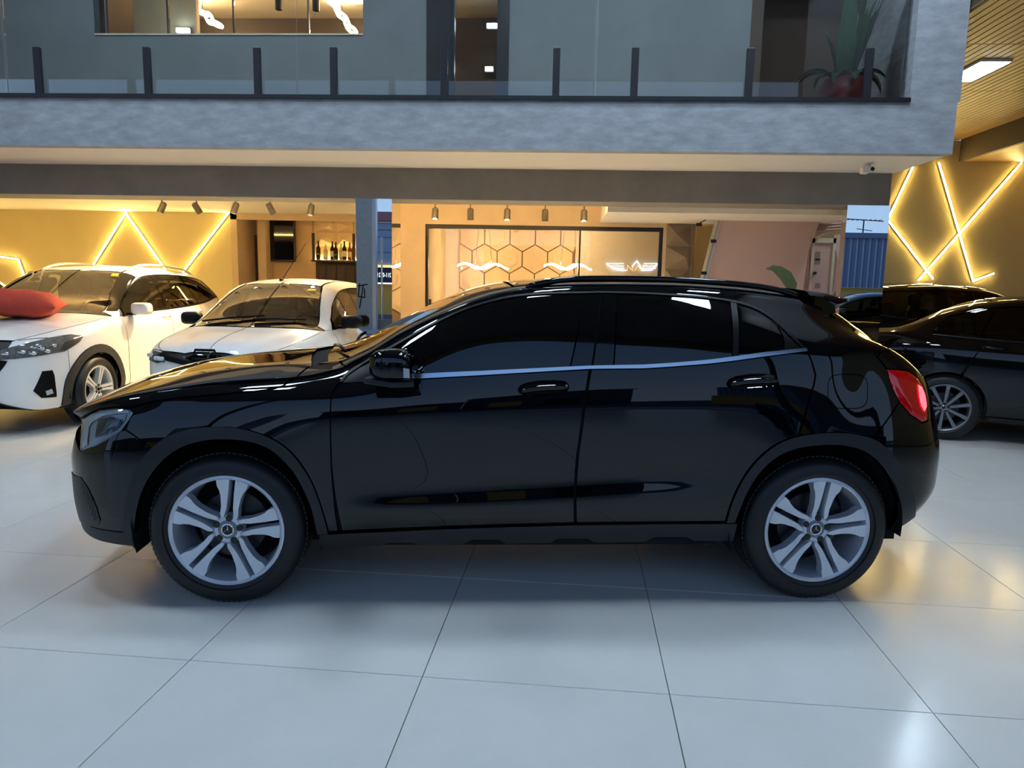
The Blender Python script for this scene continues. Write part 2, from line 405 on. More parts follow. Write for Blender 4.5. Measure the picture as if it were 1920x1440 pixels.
def inset(poly, d):
    """inset closed polygon (metric plane) by d"""
    P = np.array(poly); n = len(P); area = .5*sum(P[i][0]*P[(i+1) % n][1]-P[(i+1) % n][0]*P[i][1] for i in range(n)); sg = 1 if area > 0 else -1
    out = []
    for i in range(n):
        a = P[i]-P[i-1]; b = P[(i+1) % n]-P[i]; na = np.array([-a[1], a[0]])/(np.linalg.norm(a)+1e-9); nb = np.array([-b[1], b[0]])/(np.linalg.norm(b)+1e-9)
        m = na+nb; l = np.linalg.norm(m); m = m/l if l > .3 else nb; k = min(1/max(m@nb, .4), 2.)
        out.append(P[i]+sg*m*d*k)
    return out
class Car:
    def __init__(C, surf, root): C.S = surf; C.root = root
    def outline(C, L, gap=0.0, sm=0):
        st = C.S.pts(L); M = [(a, b*TV) for a, b in st]
        if sm: M = smooth_line(M+[M[0]], sm)[:-1]
        if gap: M = inset(M, gap)
        return [np.array(p) for p in M]
    def panel(C, name, L, m, gap=.0018, lift=0., depth=.014, step=.03, holes=(), both='pair', parent=None, label=None, bulge=None, sm=0, st=None, edge_round=True):
        """skin piece bounded by outline L; both: pair = second object on the far side, join = one object over both halves, None = near only"""
        S = C.S; out = C.outline(L, gap, sm); bd = dens(out, step*.6)
        H = [C.outline(hl, 0) for hl in holes]; hb = [dens(hh, step*.6) for hh in H]
        V = list(bd); E = [(i, (i+1) % len(bd)) for i in range(len(bd))]
        for q in hb:
            o = len(V); V += q; E += [(o+i, o+(i+1) % len(q)) for i in range(len(q))]
        A = np.array(out); x0, y0 = A.min(0); x1, y1 = A.max(0)
        gx, gy = np.meshgrid(np.arange(x0+step/2, x1, step), np.arange(y0+step/2, y1, step)); gx[1::2] += step/2; I = np.stack([gx.ravel(), gy.ravel()], 1)
        if len(I):
            ok = inside(bd, I)
            for q in hb: ok &= ~inside(q, I)
            I = I[ok]
            if len(I):
                B = np.array(V); ok = np.array([((B-p)**2).sum(1).min() > (step*.33)**2 for p in I]); I = I[ok]
        V = V+list(I)
        r = delaunay_2d_cdt([Vector((float(p[0]), float(p[1]))) for p in V], E, [], 0, 1e-6)
        P2 = np.array([tuple(p) for p in r[0]]); Fs = [tuple(f) for f in r[2]]
        cen = np.array([P2[list(f)].mean(0) for f in Fs]); ok = inside(bd, cen)
        for q in hb: ok &= ~inside(q, cen)
        Fs = [f for f, k in zip(Fs, ok) if k]
        if not Fs: return None
        used = sorted({i for f in Fs for i in f}); mp = {u: i for i, u in enumerate(used)}; Fs = [tuple(mp[i] for i in f) for f in Fs]; P2 = P2[used]
        P, N = S.ev(np.stack([P2[:, 0], P2[:, 1]/TV], 1))
        lf = np.full(len(P), lift)
        if bulge is not None: lf = lf+bulge(P2, np.array([np.sqrt(((np.array(bd)-p)**2).sum(1).min()) for p in P2]))
        top = P+N*lf[:, None]
        if bulge is not None:                     # normals from the displaced mesh
            N = np.zeros_like(P)
            for f in Fs:
                nn = np.cross(top[f[1]]-top[f[0]], top[f[2]]-top[f[0]])
                for i in f: N[i] += nn
            N /= np.linalg.norm(N, axis=1, keepdims=True)+1e-12
            if (N*S.ev(np.stack([P2[:, 0], P2[:, 1]/TV], 1))[1]).sum() < 0: N = -N
        cnt = {}
        for f in Fs:
            for k in range(3):
                e = (f[k], f[(k+1) % 3]); cnt[tuple(sorted(e))] = cnt.get(tuple(sorted(e)), 0)+1; 
        be = []
        for f in Fs:
            for k in range(3):
                e = (f[k], f[(k+1) % 3])
                if cnt[tuple(sorted(e))] == 1: be.append(e)
        if both == 'join': be = [e for e in be if not (abs(P[e[0]][1]) < 2e-3 and abs(P[e[1]][1]) < 2e-3)]
        n0 = len(top); VV = [tuple(p) for p in top]; NN = [tuple(n) for n in N]; FF = list(Fs)
        bi = sorted({i for e in be for i in e}); k1 = {}; k2 = {}
        if depth:
            for i in bi:
                k1[i] = len(VV); VV.append(tuple(top[i])); NN.append(None); k2[i] = len(VV); VV.append(tuple(top[i]-N[i]*depth)); NN.append(None)
            en = {}
            for a, b in be:
                FF.append((b, a, k2[a], k2[b]) if False else (k1[b], k1[a], k2[a], k2[b]))
                d = top[b]-top[a]; q = np.cross(d, N[a]); q /= np.linalg.norm(q)+1e-12
                for i in (a, b): en[i] = en.get(i, np.zeros(3))+q
            for i in bi:
                q = en[i]/(np.linalg.norm(en[i])+1e-12); NN[k1[i]] = tuple(q); NN[k2[i]] = tuple(q)
        def make(sgn):
            sg = np.array([1, sgn, 1]); me = bpy.data.meshes.new(name)
            vv = [tuple(np.array(v)*sg) for v in VV]; nn = [tuple(np.array(v)*sg) for v in NN]; ff = FF
            # orientation
            A_ = np.array(vv); B_ = np.array(nn); t_ = np.array(ff[:len(Fs)])
            if (np.cross(A_[t_[:, 1]]-A_[t_[:, 0]], A_[t_[:, 2]]-A_[t_[:, 0]])*B_[t_[:, 0]]).sum() < 0: ff = [g[::-1] for g in ff]
            return vv, nn, ff
        res = []
        sets = [[S.side], [-S.side]] if both == 'pair' else ([[S.side, -S.side]] if both == 'join' else [[S.side]])
        for ss in sets:
            vv, nn, ff = [], [], []
            for sgn in ss:
                a, b, c = make(sgn); o = len(vv); vv += a; nn += b; ff += [tuple(i+o for i in f) for f in c]
            me = bpy.data.meshes.new(name); me.from_pydata(vv, [], ff); me.polygons.foreach_set('use_smooth', [True]*len(ff)); me.update()
            try: me.normals_split_custom_set_from_vertices(nn)
            except Exception as ex: print('normals', ex)
            ob = link(name, me, m, parent if (parent is not None and ss[0] == S.side) else C.root)
            if label: ob['label'] = label
            res.append(ob)
        return res[0]
    def strip(C, name, A, B, m, **k):
        """thin strip between two open outlines"""
        return C.panel(name, list(A)+list(B)[::-1], m, gap=0, **k)
    def shell(C, holes, wheels, wr=.37, off=.016, m='inner_black'):
        S = C.S; si = list(range(0, S.ns, 6))+[S.ns-1]; ti = list(range(0, S.nt, 5))+([S.nt-1] if (S.nt-1) % 5 else [])
        G = S.G-S.N*off; G[..., 1] = np.maximum(G[..., 1], 0)
        cen = []; idx = []
        for a in range(len(si)-1):
            for b in range(len(ti)-1):
                idx.append((a, b)); cen.append(((S.s[si[a]]+S.s[si[a+1]])/2, (ti[b]+ti[b+1])/2/S.sub*TV))
        cen = np.array(cen); keep = np.ones(len(cen), bool)
        for hpoly in holes: keep &= ~inside(C.outline(hpoly, 0), cen)
        mb = MB()
        for sg in (1, -1):
            o = len(mb.v); nb = len(ti)
            for a in si:
                for b in ti: p = G[a, b]; mb.v.append((p[0], p[1]*sg, p[2]))
            for (a, b), k in zip(idx, keep):
                if not k: continue
                q = G[si[a], ti[b]]; r = G[si[a+1], ti[b+1]]; mx, mz = (q[0]+r[0])/2, (q[2]+r[2])/2
                if any((mx-w)**2+(mz-zc)**2 < wr**2 for w, zc in wheels): continue
                f = (o+a*nb+b, o+(a+1)*nb+b, o+(a+1)*nb+b+1, o+a*nb+b+1); mb.f.append(f if sg < 0 else f[::-1])
        me = bpy.data.meshes.new('inner_body'); me.from_pydata(mb.v, [], mb.f); me.polygons.foreach_set('use_smooth', [True]*len(mb.f)); me.update()
        return link('inner_body', me, m, C.root)
    def on(C, p, lift=0):
        """local point on the near side for an outline point"""
        P, N = C.S.ev(np.array(C.S.pts([p]))); q = P[0]+N[0]*lift; return q*np.array([1, C.S.side, 1]), N[0]*np.array([1, C.S.side, 1])

# wheels ------------------------------------------------------------
def wheel(root, x, y, sgn, R, rim, width, style, mt='alloy', steer=0.0, z=None):
    """wheel at local x,y (outer face), sgn = outward y direction"""
    w = bpy.data.objects.new('wheel', None); COL.objects.link(w); w.parent = root; w.location = (x, y, R if z is None else z); w.empty_display_size = .05
    w.rotation_euler = (0, 0, (0 if sgn < 0 else PI)+steer)
    # local: outward = -y
    hw = width; s = .012
    pr = [(rim-.008, .012), (rim+.006, .004), (rim+.02, -.002), (R-.075, -.012), (R-.045, -.010), (R-.022, .002), (R-.008, .022), (R, .045), (R, hw-.045), (R-.008, hw-.022), (R-.03, hw-.002), (rim, hw)]
    t = MB().lathe(pr, axis='y', n=72); t.build('tire', 'tire', w, auto=40)
    tr = MB()
    for k in range(90):
        a = 2*PI*k/90
        for yy in (.035, hw-.06):
            c, s_ = math.cos(a), math.sin(a); e = .0085
            q = []
            for rr in (R-.006, R+.0015):
                for (dt, dy) in ((-e, 0), (e, 0), (e, .026), (-e, .026)): q.append((rr*c-dt*s_, yy+dy, rr*s_+dt*c))
            tr.add(q, [(0, 3, 2, 1), (4, 5, 6, 7), (0, 1, 5, 4), (1, 2, 6, 5), (2, 3, 7, 6), (3, 0, 4, 7)])
    tr.build('tread', 'tire', w)['kind'] = 'stuff'
    MB().lathe([(rim+.004, .010), (rim+.001, .002), (rim-.008, .0), (rim-.016, .006), (rim-.022, .03), (rim-.028, .09), (rim-.03, hw-.02), (rim-.005, hw-.008)], axis='y', n=72).build('rim', mt, w, auto=35)
    MB().lathe([(.0, .10), (rim*.60, .10), (rim*.60, .125), (.0, .125)], axis='y', n=40).build('brake_disc', 'disc', w, auto=30)
    cp = MB().lathe([(rim*.66, .085), (rim*.36, .085), (rim*.36, .14), (rim*.66, .14)], axis='y', n=10, a0=.3, a1=1.35, close=True); cp.build('brake_caliper', 'dark_grey', w)
    MB().lathe([(rim-.02, hw-.03), (.0, hw-.03)], axis='y', n=24).build('inner_disc', 'inner_black', w)
    sp = style(rim)
    k = 0
    for pts, depth, rot in sp['spokes']:
        n = len(pts); c, s_ = math.cos(rot), math.sin(rot); front = []
        for (a, b, yy) in pts: front.append((b*c+a*s_, yy, a*c-b*s_))      # a along "up", b to the right
        mb = MB(); cen = np.mean([(p[0], p[2]) for p in front], 0)
        e1 = [((p[0]-cen[0])*.93+cen[0], p[1]-.006, (p[2]-cen[1])*.96+cen[1]) for p in front]
        bk = [(p[0], p[1]+depth, p[2]) for p in front]
        mb.add(e1+front+bk, [tuple(range(n))]+[(i, (i+1) % n, n+(i+1) % n, n+i) for i in range(n)]+[(n+i, n+(i+1) % n, 2*n+(i+1) % n, 2*n+i) for i in range(n)])
        mb.build('spoke', sp.get('mat', mt), w, auto=20)
    hr, hy = sp['hub']
    MB().lathe([(0, hy-.002), (hr*.4, hy-.002), (hr*.92, hy), (hr, hy+.006), (hr, hy+.05)], axis='y', n=40).build('hub', sp.get('mat', mt), w, auto=35)
    for k in range(5):
        a = sp['rot0']+2*PI*k/5; c = (math.sin(a)*rim*sp['lug'], math.cos(a)*rim*sp['lug'])
        MB().lathe([(0, hy-.004), (.0115, hy-.004), (.0145, hy-.006), (.0155, hy-.001)], c=(c[0], 0, c[1]), axis='y', n=14).build('lug_bolt', 'dark_grey', w, auto=30)
    cr_ = sp['cap']
    cap = MB().lathe([(0, hy-.006), (cr_*.62, hy-.006), (cr_*.64, hy-.0045)], axis='y', n=32).build('center_cap', 'gloss_black', w, auto=30)
    MB().lathe([(cr_*.62, hy-.0075), (cr_*.70, hy-.009), (cr_*.78, hy-.0075)], axis='y', n=36, close=True).build('cap_ring', 'chrome', cap, auto=40)
    MB().lathe([(cr_*.78, hy-.004), (cr_*1.12, hy-.004), (cr_*1.16, hy-.001)], axis='y', n=36).build('cap_band', 'alloy_dark', cap, auto=40)
    if sp.get('star'):
        mb = MB()
        for k in range(3):
            a = 2*PI*k/3; d = np.array([math.sin(a), 0, math.cos(a)]); e = np.array([math.cos(a), 0, -math.sin(a)])
            tip = d*cr_*.64+np.array([0, hy-.007, 0]); l = e*cr_*.10-d*cr_*.02+np.array([0, hy-.007, 0]); r_ = -e*cr_*.10-d*cr_*.02+np.array([0, hy-.007, 0]); top = np.array([0, hy-.0105, 0])
            mb.add([tip, l, r_, top], [(0, 1, 3), (0, 3, 2)])
        mb.build('emblem_star', 'chrome', cap)
    return w
def spokes_double(rim):
    u = rim; L = []
    for k in range(5):
        for sg in (1, -1):
            pts = [(.955, .045), (.945, .16), (.90, .285), (.80, .262), (.72, .212), (.62, .178), (.42, .150), (.27, .158), (.20, .13), (.215, .085), (.40, .052), (.70, .043)]
            yy = lambda a: .006+.016*(1-min(a, .95)/.95)
            L.append(([(a*u, sg*b*u, yy(a)) for a, b in pts], .045, .145+2*PI*k/5))
    return dict(spokes=L, hub=(rim*.265, .022), rot0=.145, lug=.215, cap=rim*.148, star=True)
def spokes_split(rim, n=5, mt='alloy'):
    u = rim; L = []
    for k in range(n):
        for sg in (1, -1):
            pts = [(.96, .03), (.95, .17), (.8, .14), (.5, .11), (.22, .10), (.22, .02), (.6, .025)]
            L.append(([(a*u, sg*b*u, .008+.015*(1-a)) for a, b in pts], .04, .3+2*PI*k/n))
    return dict(spokes=L, hub=(rim*.25, .022), rot0=.3, lug=.17, cap=rim*.12, mat=mt)
def spokes_ten(rim):
    u = rim; L = []
    for k in range(10):
        pts = [(.96, -.08), (.96, .08), (.6, .062), (.2, .05), (.2, -.05), (.6, -.062)]
        L.append(([(a*u, b*u, .006+.014*(1-a)) for a, b in pts], .035, .1+2*PI*k/10))
    return dict(spokes=L, hub=(rim*.24, .02), rot0=.1, lug=.17, cap=rim*.11)
def liner(root, x, zc, R, y0, y1, zmin, zmin2=None):
    """dark wheel arch liner on both sides"""
    for sg in (1, -1):
        a1 = math.asin(max(-1, (zmin-zc)/R)); a0 = math.asin(max(-1, ((zmin2 if zmin2 is not None else zmin)-zc)/R)); mb = MB()
        n = 24; A = [a0+(PI-a1-a0)*k/n for k in range(n+1)]
        for a in A:
            for y in (y0, y1): mb.v.append((x+R*math.cos(a), sg*y, zc+R*math.sin(a)))
        for k in range(n): mb.f.append((2*k, 2*k+1, 2*k+3, 2*k+2))
        mb.f.append(tuple(2*k for k in range(n+1)))
        mb.build('wheel_liner', 'inner_black', root)
def blob(name, prof, m, parent, loc=(0, 0, 0), rot=(0, 0, 0), bev=.04, sub=1):
    """soft box: dims (x,y,z) bevelled and smoothed"""
    x, y, z = prof; me = bpy.data.meshes.new(name); bm = bmesh.new(); bmesh.ops.create_cube(bm, size=1); bmesh.ops.scale(bm, vec=(x, y, z), verts=bm.verts)
    bmesh.ops.bevel(bm, geom=list(bm.edges), offset=min(bev, min(x, y, z)*.45), segments=3, affect='EDGES', profile=.5); bm.to_mesh(me); bm.free()
    me.polygons.foreach_set('use_smooth', [True]*len(me.polygons)); o = link(name, me, m, parent); o.location = loc; o.rotation_euler = rot; return o
def interior(root, s_front, s_rear, w, zfloor, zseat, wheel_side, m='seat_dark', floor_len=None):
    """floor, dashboard, seats, steering wheel"""
    blob('dashboard', (.42, w*1.75, .22), 'inner_grey', root, (s_front-.42, 0, zseat+.38), bev=.06)
    MB().box(s_front-.7, s_rear+.35, -w, w, zfloor, zfloor+.03).build('cabin_floor', 'inner_black', root)
    for sg in (-1, 1):
        blob('front_seat', (.50, .48, .16), m, root, (s_front+.30, sg*.36, zseat), bev=.06)
        b = blob('seat_back', (.15, .46, .62), m, root, (s_front+.58, sg*.36, zseat+.34), (0, .24, 0), bev=.06)
        h_ = blob('headrest', (.10, .25, .18), m, root, (s_front+.70, sg*.36, zseat+.76), (0, .15, 0), bev=.045)
    blob('rear_bench', (.5, w*1.6, .16), m, root, (s_rear-.05, 0, zseat+.02), bev=.05)
    blob('bench_back', (.14, w*1.55, .55), m, root, (s_rear+.22, 0, zseat+.30), (0, .3, 0), bev=.05)
    for sg in (-1, 0, 1): blob('headrest', (.09, .24, .15), m, root, (s_rear+.34, sg*.4, zseat+.66), (0, .2, 0), bev=.04)
    st = MB(); n = 28
    ring = [(0, .18*math.cos(2*PI*k/n), .18*math.sin(2*PI*k/n)) for k in range(n+1)]; st.tube(ring, .014, 8, cap=False); st.box(-.012, .012, -.17, .17, -.02, .02); st.box(-.012, .012, -.02, .02, -.17, 0)
    o = st.build('steering_wheel', 'inner_black', root); o.location = (s_front-.16, wheel_side*.36, zseat+.44); o.rotation_euler = (0, -.4, 0)
# car materials
mat('car_black', (4, 4, 7), rough=.3, coat=1., spec=.0, coat_rough=.015)
mat('car_white', (232, 230, 226), rough=.25, coat=.8, coat_rough=.03)
mat('car_blue_black', (8, 8, 9), rough=.3, coat=1., spec=0., coat_rough=.02)
mat('clad', (24, 26, 30), rough=.45, noise=.1, nscale=200)
mat('clad_grey', (48, 46, 44), rough=.6)
mat('tire', (17, 18, 20), rough=.45, noise=.15, nscale=40)
mat('alloy', (206, 210, 218), rough=.32, metal=.45)
mat('alloy_dark', (120, 124, 130), rough=.35, metal=.7)
mat('disc', (64, 64, 68), rough=.4, metal=.8)
mat('dark_grey', (30, 31, 34), rough=.4)
mat('chrome', (220, 222, 226), rough=.06, metal=1.)
mat('satin_chrome', (190, 198, 208), rough=.22, metal=1.)
mat('gloss_black', (4, 4, 5), rough=.06)
mat('inner_black', (7, 7, 8), rough=.9)
mat('inner_grey', (66, 64, 60), rough=.8)
mat('seat_dark', (70, 66, 60), rough=.8)
mat('trim_black', (12, 12, 14), rough=.4, spec=.2)
mat('cam_white2', (225, 230, 232), rough=.25)
mat('lamp_silver', (205, 212, 216), rough=.22, metal=.35)
mat('lamp_lens_in', (84, 90, 96), rough=.12, metal=.3)
glassmat('tint_glass', (.012, .012, .013), refl=.045)
glassmat('car_glass', (.82, .84, .72), refl=.085)
glassmat('car_glass_dark', (.22, .22, .19), refl=.045)
glassmat('lamp_glass', (.9, .93, .95), refl=.05)
mat('tail_red', (110, 3, 8), rough=.08, emit=(255, 6, 14), estr=.10, coat=1)
mat('tail_red_dark', (80, 3, 8), rough=.08, coat=1, emit=(255, 10, 20), estr=.06)
emat('tail_glow', (255, 16, 26), 2.6)
# ------------------------------------------------------------------ black crossover (hero car)
GO, GY = np.array([-.18852, 3.97535, 0]), .1193
def R_(*k): return list(k)
nose = [(-2.24, 0), (-2.236, .20), (-2.215, .38), (-2.17, .54), (-2.08, .69), (-1.95, .79), (-1.8, .85), (-1.65, .875)]
tail = [(1.55, .875), (1.75, .84), (1.9, .79), (2.0, .72), (2.08, .62), (2.14, .46), (2.172, .25), (2.18, 0)]
def side_row(sc, mid, zk, nsh=0., tsh=0.):
    """sc: width factor at the ends, mid: [(s,y)] for the middle, zk: [(s,z)]"""
    ks = [(s+nsh*max(0, min(1, (-1.5-s)/.5)) if s > -2.23 else s, y*sc) for s, y in nose]+list(mid)+[(s-tsh*max(0, min(1, (s-1.5)/.5)) if s < 2.175 else s, y*sc) for s, y in tail]
    ks.sort(); zs = np.array(zk)
    return [(s, y, float(pchip(zs[:, 0], zs[:, 1], np.array([s]))[0])) for s, y in ks]
g_rows = [
 side_row(.93, [(-1.35, .83), (0, .835), (1.3, .83)], [(-2.24, .42), (-2.2, .33), (-2.1, .26), (-1.9, .24), (-1.7, .245), (-.9, .27), (.9, .285), (1.7, .30), (1.9, .37), (2.05, .44), (2.18, .52)]),
 side_row(.99, [(-1.35, .872), (-.9, .868), (0, .866), (.9, .868), (1.3, .872)], [(-2.24, .46), (-2.15, .40), (-2.0, .37), (-1.7, .36), (-.9, .36), (.9, .375), (1.8, .41), (2.0, .47), (2.18, .55)]),
 side_row(1.0, [(-1.35, .886), (-.9, .876), (-.65, .883), (0, .884), (.6, .884), (.95, .882), (1.3, .888)], [(-2.24, .52), (-2.1, .49), (-1.7, .45), (-.9, .435), (0, .465), (.9, .51), (1.8, .52), (2.18, .575)]),
 side_row(1.003, [(-1.35, .897), (-.9, .877), (-.65, .868), (0, .866), (.6, .868), (.95, .882), (1.3, .899)], [(-2.24, .55), (-2.1, .56), (-1.7, .55), (-.9, .53), (0, .565), (.9, .61), (1.8, .61), (2.18, .595)]),
 side_row(1.005, [(-1.35, .906), (-.9, .886), (0, .884), (.9, .891), (1.3, .908)], [(-2.24, .58), (-2.1, .63), (-1.9, .66), (-.9, .665), (0, .69), (.9, .725), (1.9, .72), (2.18, .615)]),
 side_row(.985, [(-1.35, .888), (-.9, .894), (0, .897), (.9, .897), (1.3, .893)], [(-2.24, .64), (-2.1, .71), (-1.9, .76), (-1.6, .80), (-.9, .81), (.3, .82), (1.2, .845), (1.8, .86), (2.05, .80), (2.18, .645)], .015, .02),
 side_row(.93, [(-1.35, .850), (-.9, .882), (0, .894), (.9, .890), (1.3, .868)], [(-2.24, .67), (-2.12, .775), (-1.95, .84), (-1.6, .905), (-.9, .93), (.24, .966), (1.2, 1.028), (1.6, 1.055), (1.9, 1.03), (2.06, .92), (2.18, .675)], .02, .05),
 [(-2.24, 0, .70), (-2.23, .28, .74), (-2.20, .46, .775), (-2.13, .60, .82), (-2.0, .70, .868), (-1.8, .75, .925), (-1.5, .79, .965), (-1.1, .80, 1.0), (-.85, .815, 1.018), (-.5, .85, 1.047), (.25, .866, 1.093), (.7, .862, 1.115), (1.05, .848, 1.163), (1.35, .815, 1.20), (1.6, .765, 1.20), (1.8, .70, 1.14), (1.95, .615, 1.05), (2.08, .47, .92), (2.16, .25, .76), (2.18, 0, .70)],
 [(-2.24, 0, .71), (-2.215, .26, .775), (-2.16, .40, .825), (-2.0, .53, .895), (-1.8, .59, .948), (-1.5, .62, 1.0), (-1.1, .65, 1.034), (-.95, .71, 1.045), (-.8, .775, 1.06), (-.5, .802, 1.145), (-.2, .803, 1.225), (.1, .802, 1.258), (.5, .798, 1.272), (1.0, .783, 1.285), (1.35, .745, 1.27), (1.6, .69, 1.235), (1.8, .615, 1.16), (1.95, .51, 1.06), (2.08, .36, .93), (2.16, .18, .77), (2.18, 0, .71)],
 [(-2.24, 0, .715), (-2.21, .19, .78), (-2.14, .30, .845), (-2.0, .37, .91), (-1.8, .42, .968), (-1.5, .46, 1.02), (-1.1, .53, 1.052), (-.95, .66, 1.05), (-.82, .735, 1.075), (-.6, .728, 1.185), (-.38, .718, 1.298), (-.17, .708, 1.372), (.08, .702, 1.406), (.33, .70, 1.416), (.75, .69, 1.408), (1.0, .678, 1.392), (1.3, .655, 1.355), (1.5, .625, 1.30), (1.7, .58, 1.215), (1.85, .505, 1.13), (1.98, .40, 1.03), (2.1, .24, .91), (2.165, .12, .78), (2.18, 0, .72)],
 [(-2.24, 0, .718), (-2.21, .10, .785), (-2.13, .16, .86), (-2.0, .20, .922), (-1.8, .22, .983), (-1.5, .24, 1.032), (-1.1, .32, 1.066), (-.95, .46, 1.078), (-.82, .58, 1.115), (-.6, .59, 1.24), (-.4, .59, 1.335), (-.2, .585, 1.41), (0, .58, 1.45), (.25, .578, 1.471), (.64, .573, 1.478), (1.0, .562, 1.466), (1.3, .54, 1.434), (1.48, .515, 1.39), (1.62, .48, 1.315), (1.8, .41, 1.20), (1.95, .32, 1.07), (2.08, .2, .93), (2.165, .08, .78), (2.18, 0, .725)],
 [(-2.24, 0, .72), (-2.2, 0, .80), (-2.12, 0, .872), (-2.0, 0, .93), (-1.8, 0, .99), (-1.5, 0, 1.042), (-1.15, 0, 1.075), (-1.03, 0, 1.095), (-.9, 0, 1.14), (-.693, 0, 1.25), (-.496, 0, 1.345), (-.283, 0, 1.435), (-.112, 0, 1.472), (.25, 0, 1.494), (.64, 0, 1.498), (1.03, 0, 1.486), (1.3, 0, 1.46), (1.5, 0, 1.415), (1.62, 0, 1.35), (1.8, 0, 1.215), (1.98, 0, 1.06), (2.08, 0, .95), (2.16, 0, .80), (2.18, 0, .73)]]
gla = thing('crossover_car', 'glossy black compact crossover parked side-on in the foreground', 'car', GO, GY)
S1 = Surf(g_rows, GO, GY, -1)
C1 = Car(S1, gla)
st = lambda s, t: ('st', s, t+1 if t > 2.5 else t)
dlo = [(637, 716), (647, 701), (671, 684), (700, 667), (747, 641), (793, 615), (840, 591), (881, 574), (925, 561), (968, 552), (1027, 548), (1100, 547), (1127, 546), (1206, 548), (1293, 553), (1352, 559), (1387, 565), (1419, 575), (1446, 591), (1470, 612), (1494, 636), (1513, 656)]
dlo_in = [(642, 716), (651, 703.5), (674, 687), (702, 670), (749, 644), (795, 618), (841, 594), (882, 577), (926, 564.5), (968, 555.5), (1027, 551), (1100, 550), (1127, 549), (1206, 551), (1293, 556), (1351, 562), (1385, 568.5), (1416, 578.5), (1443, 594.5), (1467, 615), (1490, 639), (1507, 655)]
belt_hi = [(729, 706), (776, 702), (900, 696), (1000, 691), (1105, 686), (1206, 684), (1293, 678), (1381, 668), (1439, 660), (1511, 653)]
belt_lo = [(729, 714), (776, 711), (900, 704), (1000, 698), (1105, 692), (1206, 691), (1293, 685), (1381, 676), (1439, 668), (1513, 659)]
archF_o = [(234, 997), (235, 969), (239, 939), (246, 905), (261, 871), (284, 841), (310, 821), (344, 807), (385, 801), (430, 801), (467, 806), (505, 819), (535, 837), (561, 864), (584, 901), (599, 939), (610, 976), (616, 999)]
archF_i = [(254, 1026), (254, 991), (259, 950), (271, 912), (291, 879), (321, 849), (355, 832), (392, 824), (430, 823), (467, 826), (501, 837), (527, 856), (554, 886), (572, 920), (587, 957), (596, 1000)]
archR_o = [(1361, 978), (1373, 936), (1394, 894), (1423, 857), (1461, 828), (1507, 815), (1557, 811), (1598, 813), (1640, 823), (1669, 848), (1690, 877), (1707, 915), (1714, 944), (1712, 976)]
archR_i = [(1376, 978), (1386, 952), (1402, 915), (1427, 878), (1461, 850), (1498, 838), (1540, 833), (1582, 834), (1619, 844), (1648, 867), (1669, 898), (1680, 932), (1685, 957), (1666, 990)]
hood_edge = [(152, 783), (186, 766), (216, 762), (246, 765), (290, 752), (340, 745), (420, 738), (475, 733), (514, 728), (531, 722), (556, 706), (579, 687)]
hl = [(153, 787), (170, 775), (186, 769), (216, 765), (241, 767), (247, 773), (239, 787), (224, 808), (197, 825), (175, 837), (150, 845), (150, 825)]
tl = [(1664, 693), (1686, 694), (1704, 697), (1722, 711), (1735, 733), (1740, 756), (1739, 788), (1729, 791), (1707, 777), (1686, 752), (1673, 727), (1667, 707)]
ws_edge = [(596, 681), (630, 673), (665, 661), (715, 635), (772, 605), (826, 577), (872, 553)]
K = 'car_black'
# panels
C1.panel('hood', hood_edge+[st(-1.0, 7.0), st(-1.03, 8.2), st(-1.09, 9.2), st(-1.12, 10), st(-2.215, 10), st(-2.212, 8.5), st(-2.20, 7.4), st(-2.172, 6.6)], K, both='join', depth=.008)
C1.panel('fender', [(248, 775)]+[(a+1, b+2) for a, b in hood_edge[4:]]+[(590, 684), (612, 682), (636, 676), (660, 690), (646, 702), (636, 716), (625, 732), (620, 751), (619, 807), (621, 882), (626, 939), (634, 997)]+archF_o[::-1][:13]+[(237, 806)], K)
C1.panel('front_bumper', [st(-2.238, 5.2), st(-2.20, 5.2), (150, 846), (175, 838), (197, 826), (224, 809), (236, 807)]+archF_o[:6][::-1]+[(184, 991), (155, 978), (139, 966), st(-2.20, 1.1), st(-2.238, 1.1)], K, both='join', step=.025)
C1.panel('front_lip', [st(-2.238, 1.05), st(-2.20, 1.05), (139, 967), (155, 979), (184, 992), (234, 999), (254, 993), (255, 1026), st(-1.75, .02), st(-2.0, .02), st(-2.23, .02)], 'clad', both='join', gap=0)
C1.panel('grille', [st(-2.239, 5.25), st(-2.18, 5.25), st(-2.172, 6.5), st(-2.20, 7.35), st(-2.213, 8.5), st(-2.216, 10), st(-2.238, 10)], 'gloss_black', both='join', lift=-.004)
C1.panel('fog_surround', [(135, 884), (152, 895), (166, 916), (181, 950), (189, 975), (184, 986), (160, 984), (143, 974), (136, 950), (133, 915)], 'clad', lift=.003, gap=0, step=.02)
# honeycomb mesh beside the fog surround
hc = MB(); hexp = []
for r in range(14):
    for c in range(4):
        x = 153+r*2.0+c*5.2+(0 if r % 2 else 2.6); y = 908+r*5.0+c*.6
        hexp.append((x, y))
cpoly = [(150, 905), (160, 908), (172, 930), (184, 962), (186, 976), (174, 976), (166, 958), (156, 925)]
for x, y in hexp:
    if inside(cpoly, np.array([[x, y]]))[0]:
        q, n_ = C1.on((x, y), .004); a1 = np.cross(n_, [0, 0, 1]); a1 /= np.linalg.norm(a1); a2 = np.cross(n_, a1)
        ring = [q+.0052*(a1*math.cos(k*PI/3)+a2*math.sin(k*PI/3)) for k in range(6)]; ctr = q-n_*.006
        hc.add(ring+[ctr], [(k, (k+1) % 6, 6) for k in range(6)])
o = hc.build('honeycomb_mesh', 'gloss_black', gla); o['kind'] = 'stuff'
roof_edge = [st(s, 9.0) for s in (1.40, 1.2, .9, .6, .3, 0, -.06)]
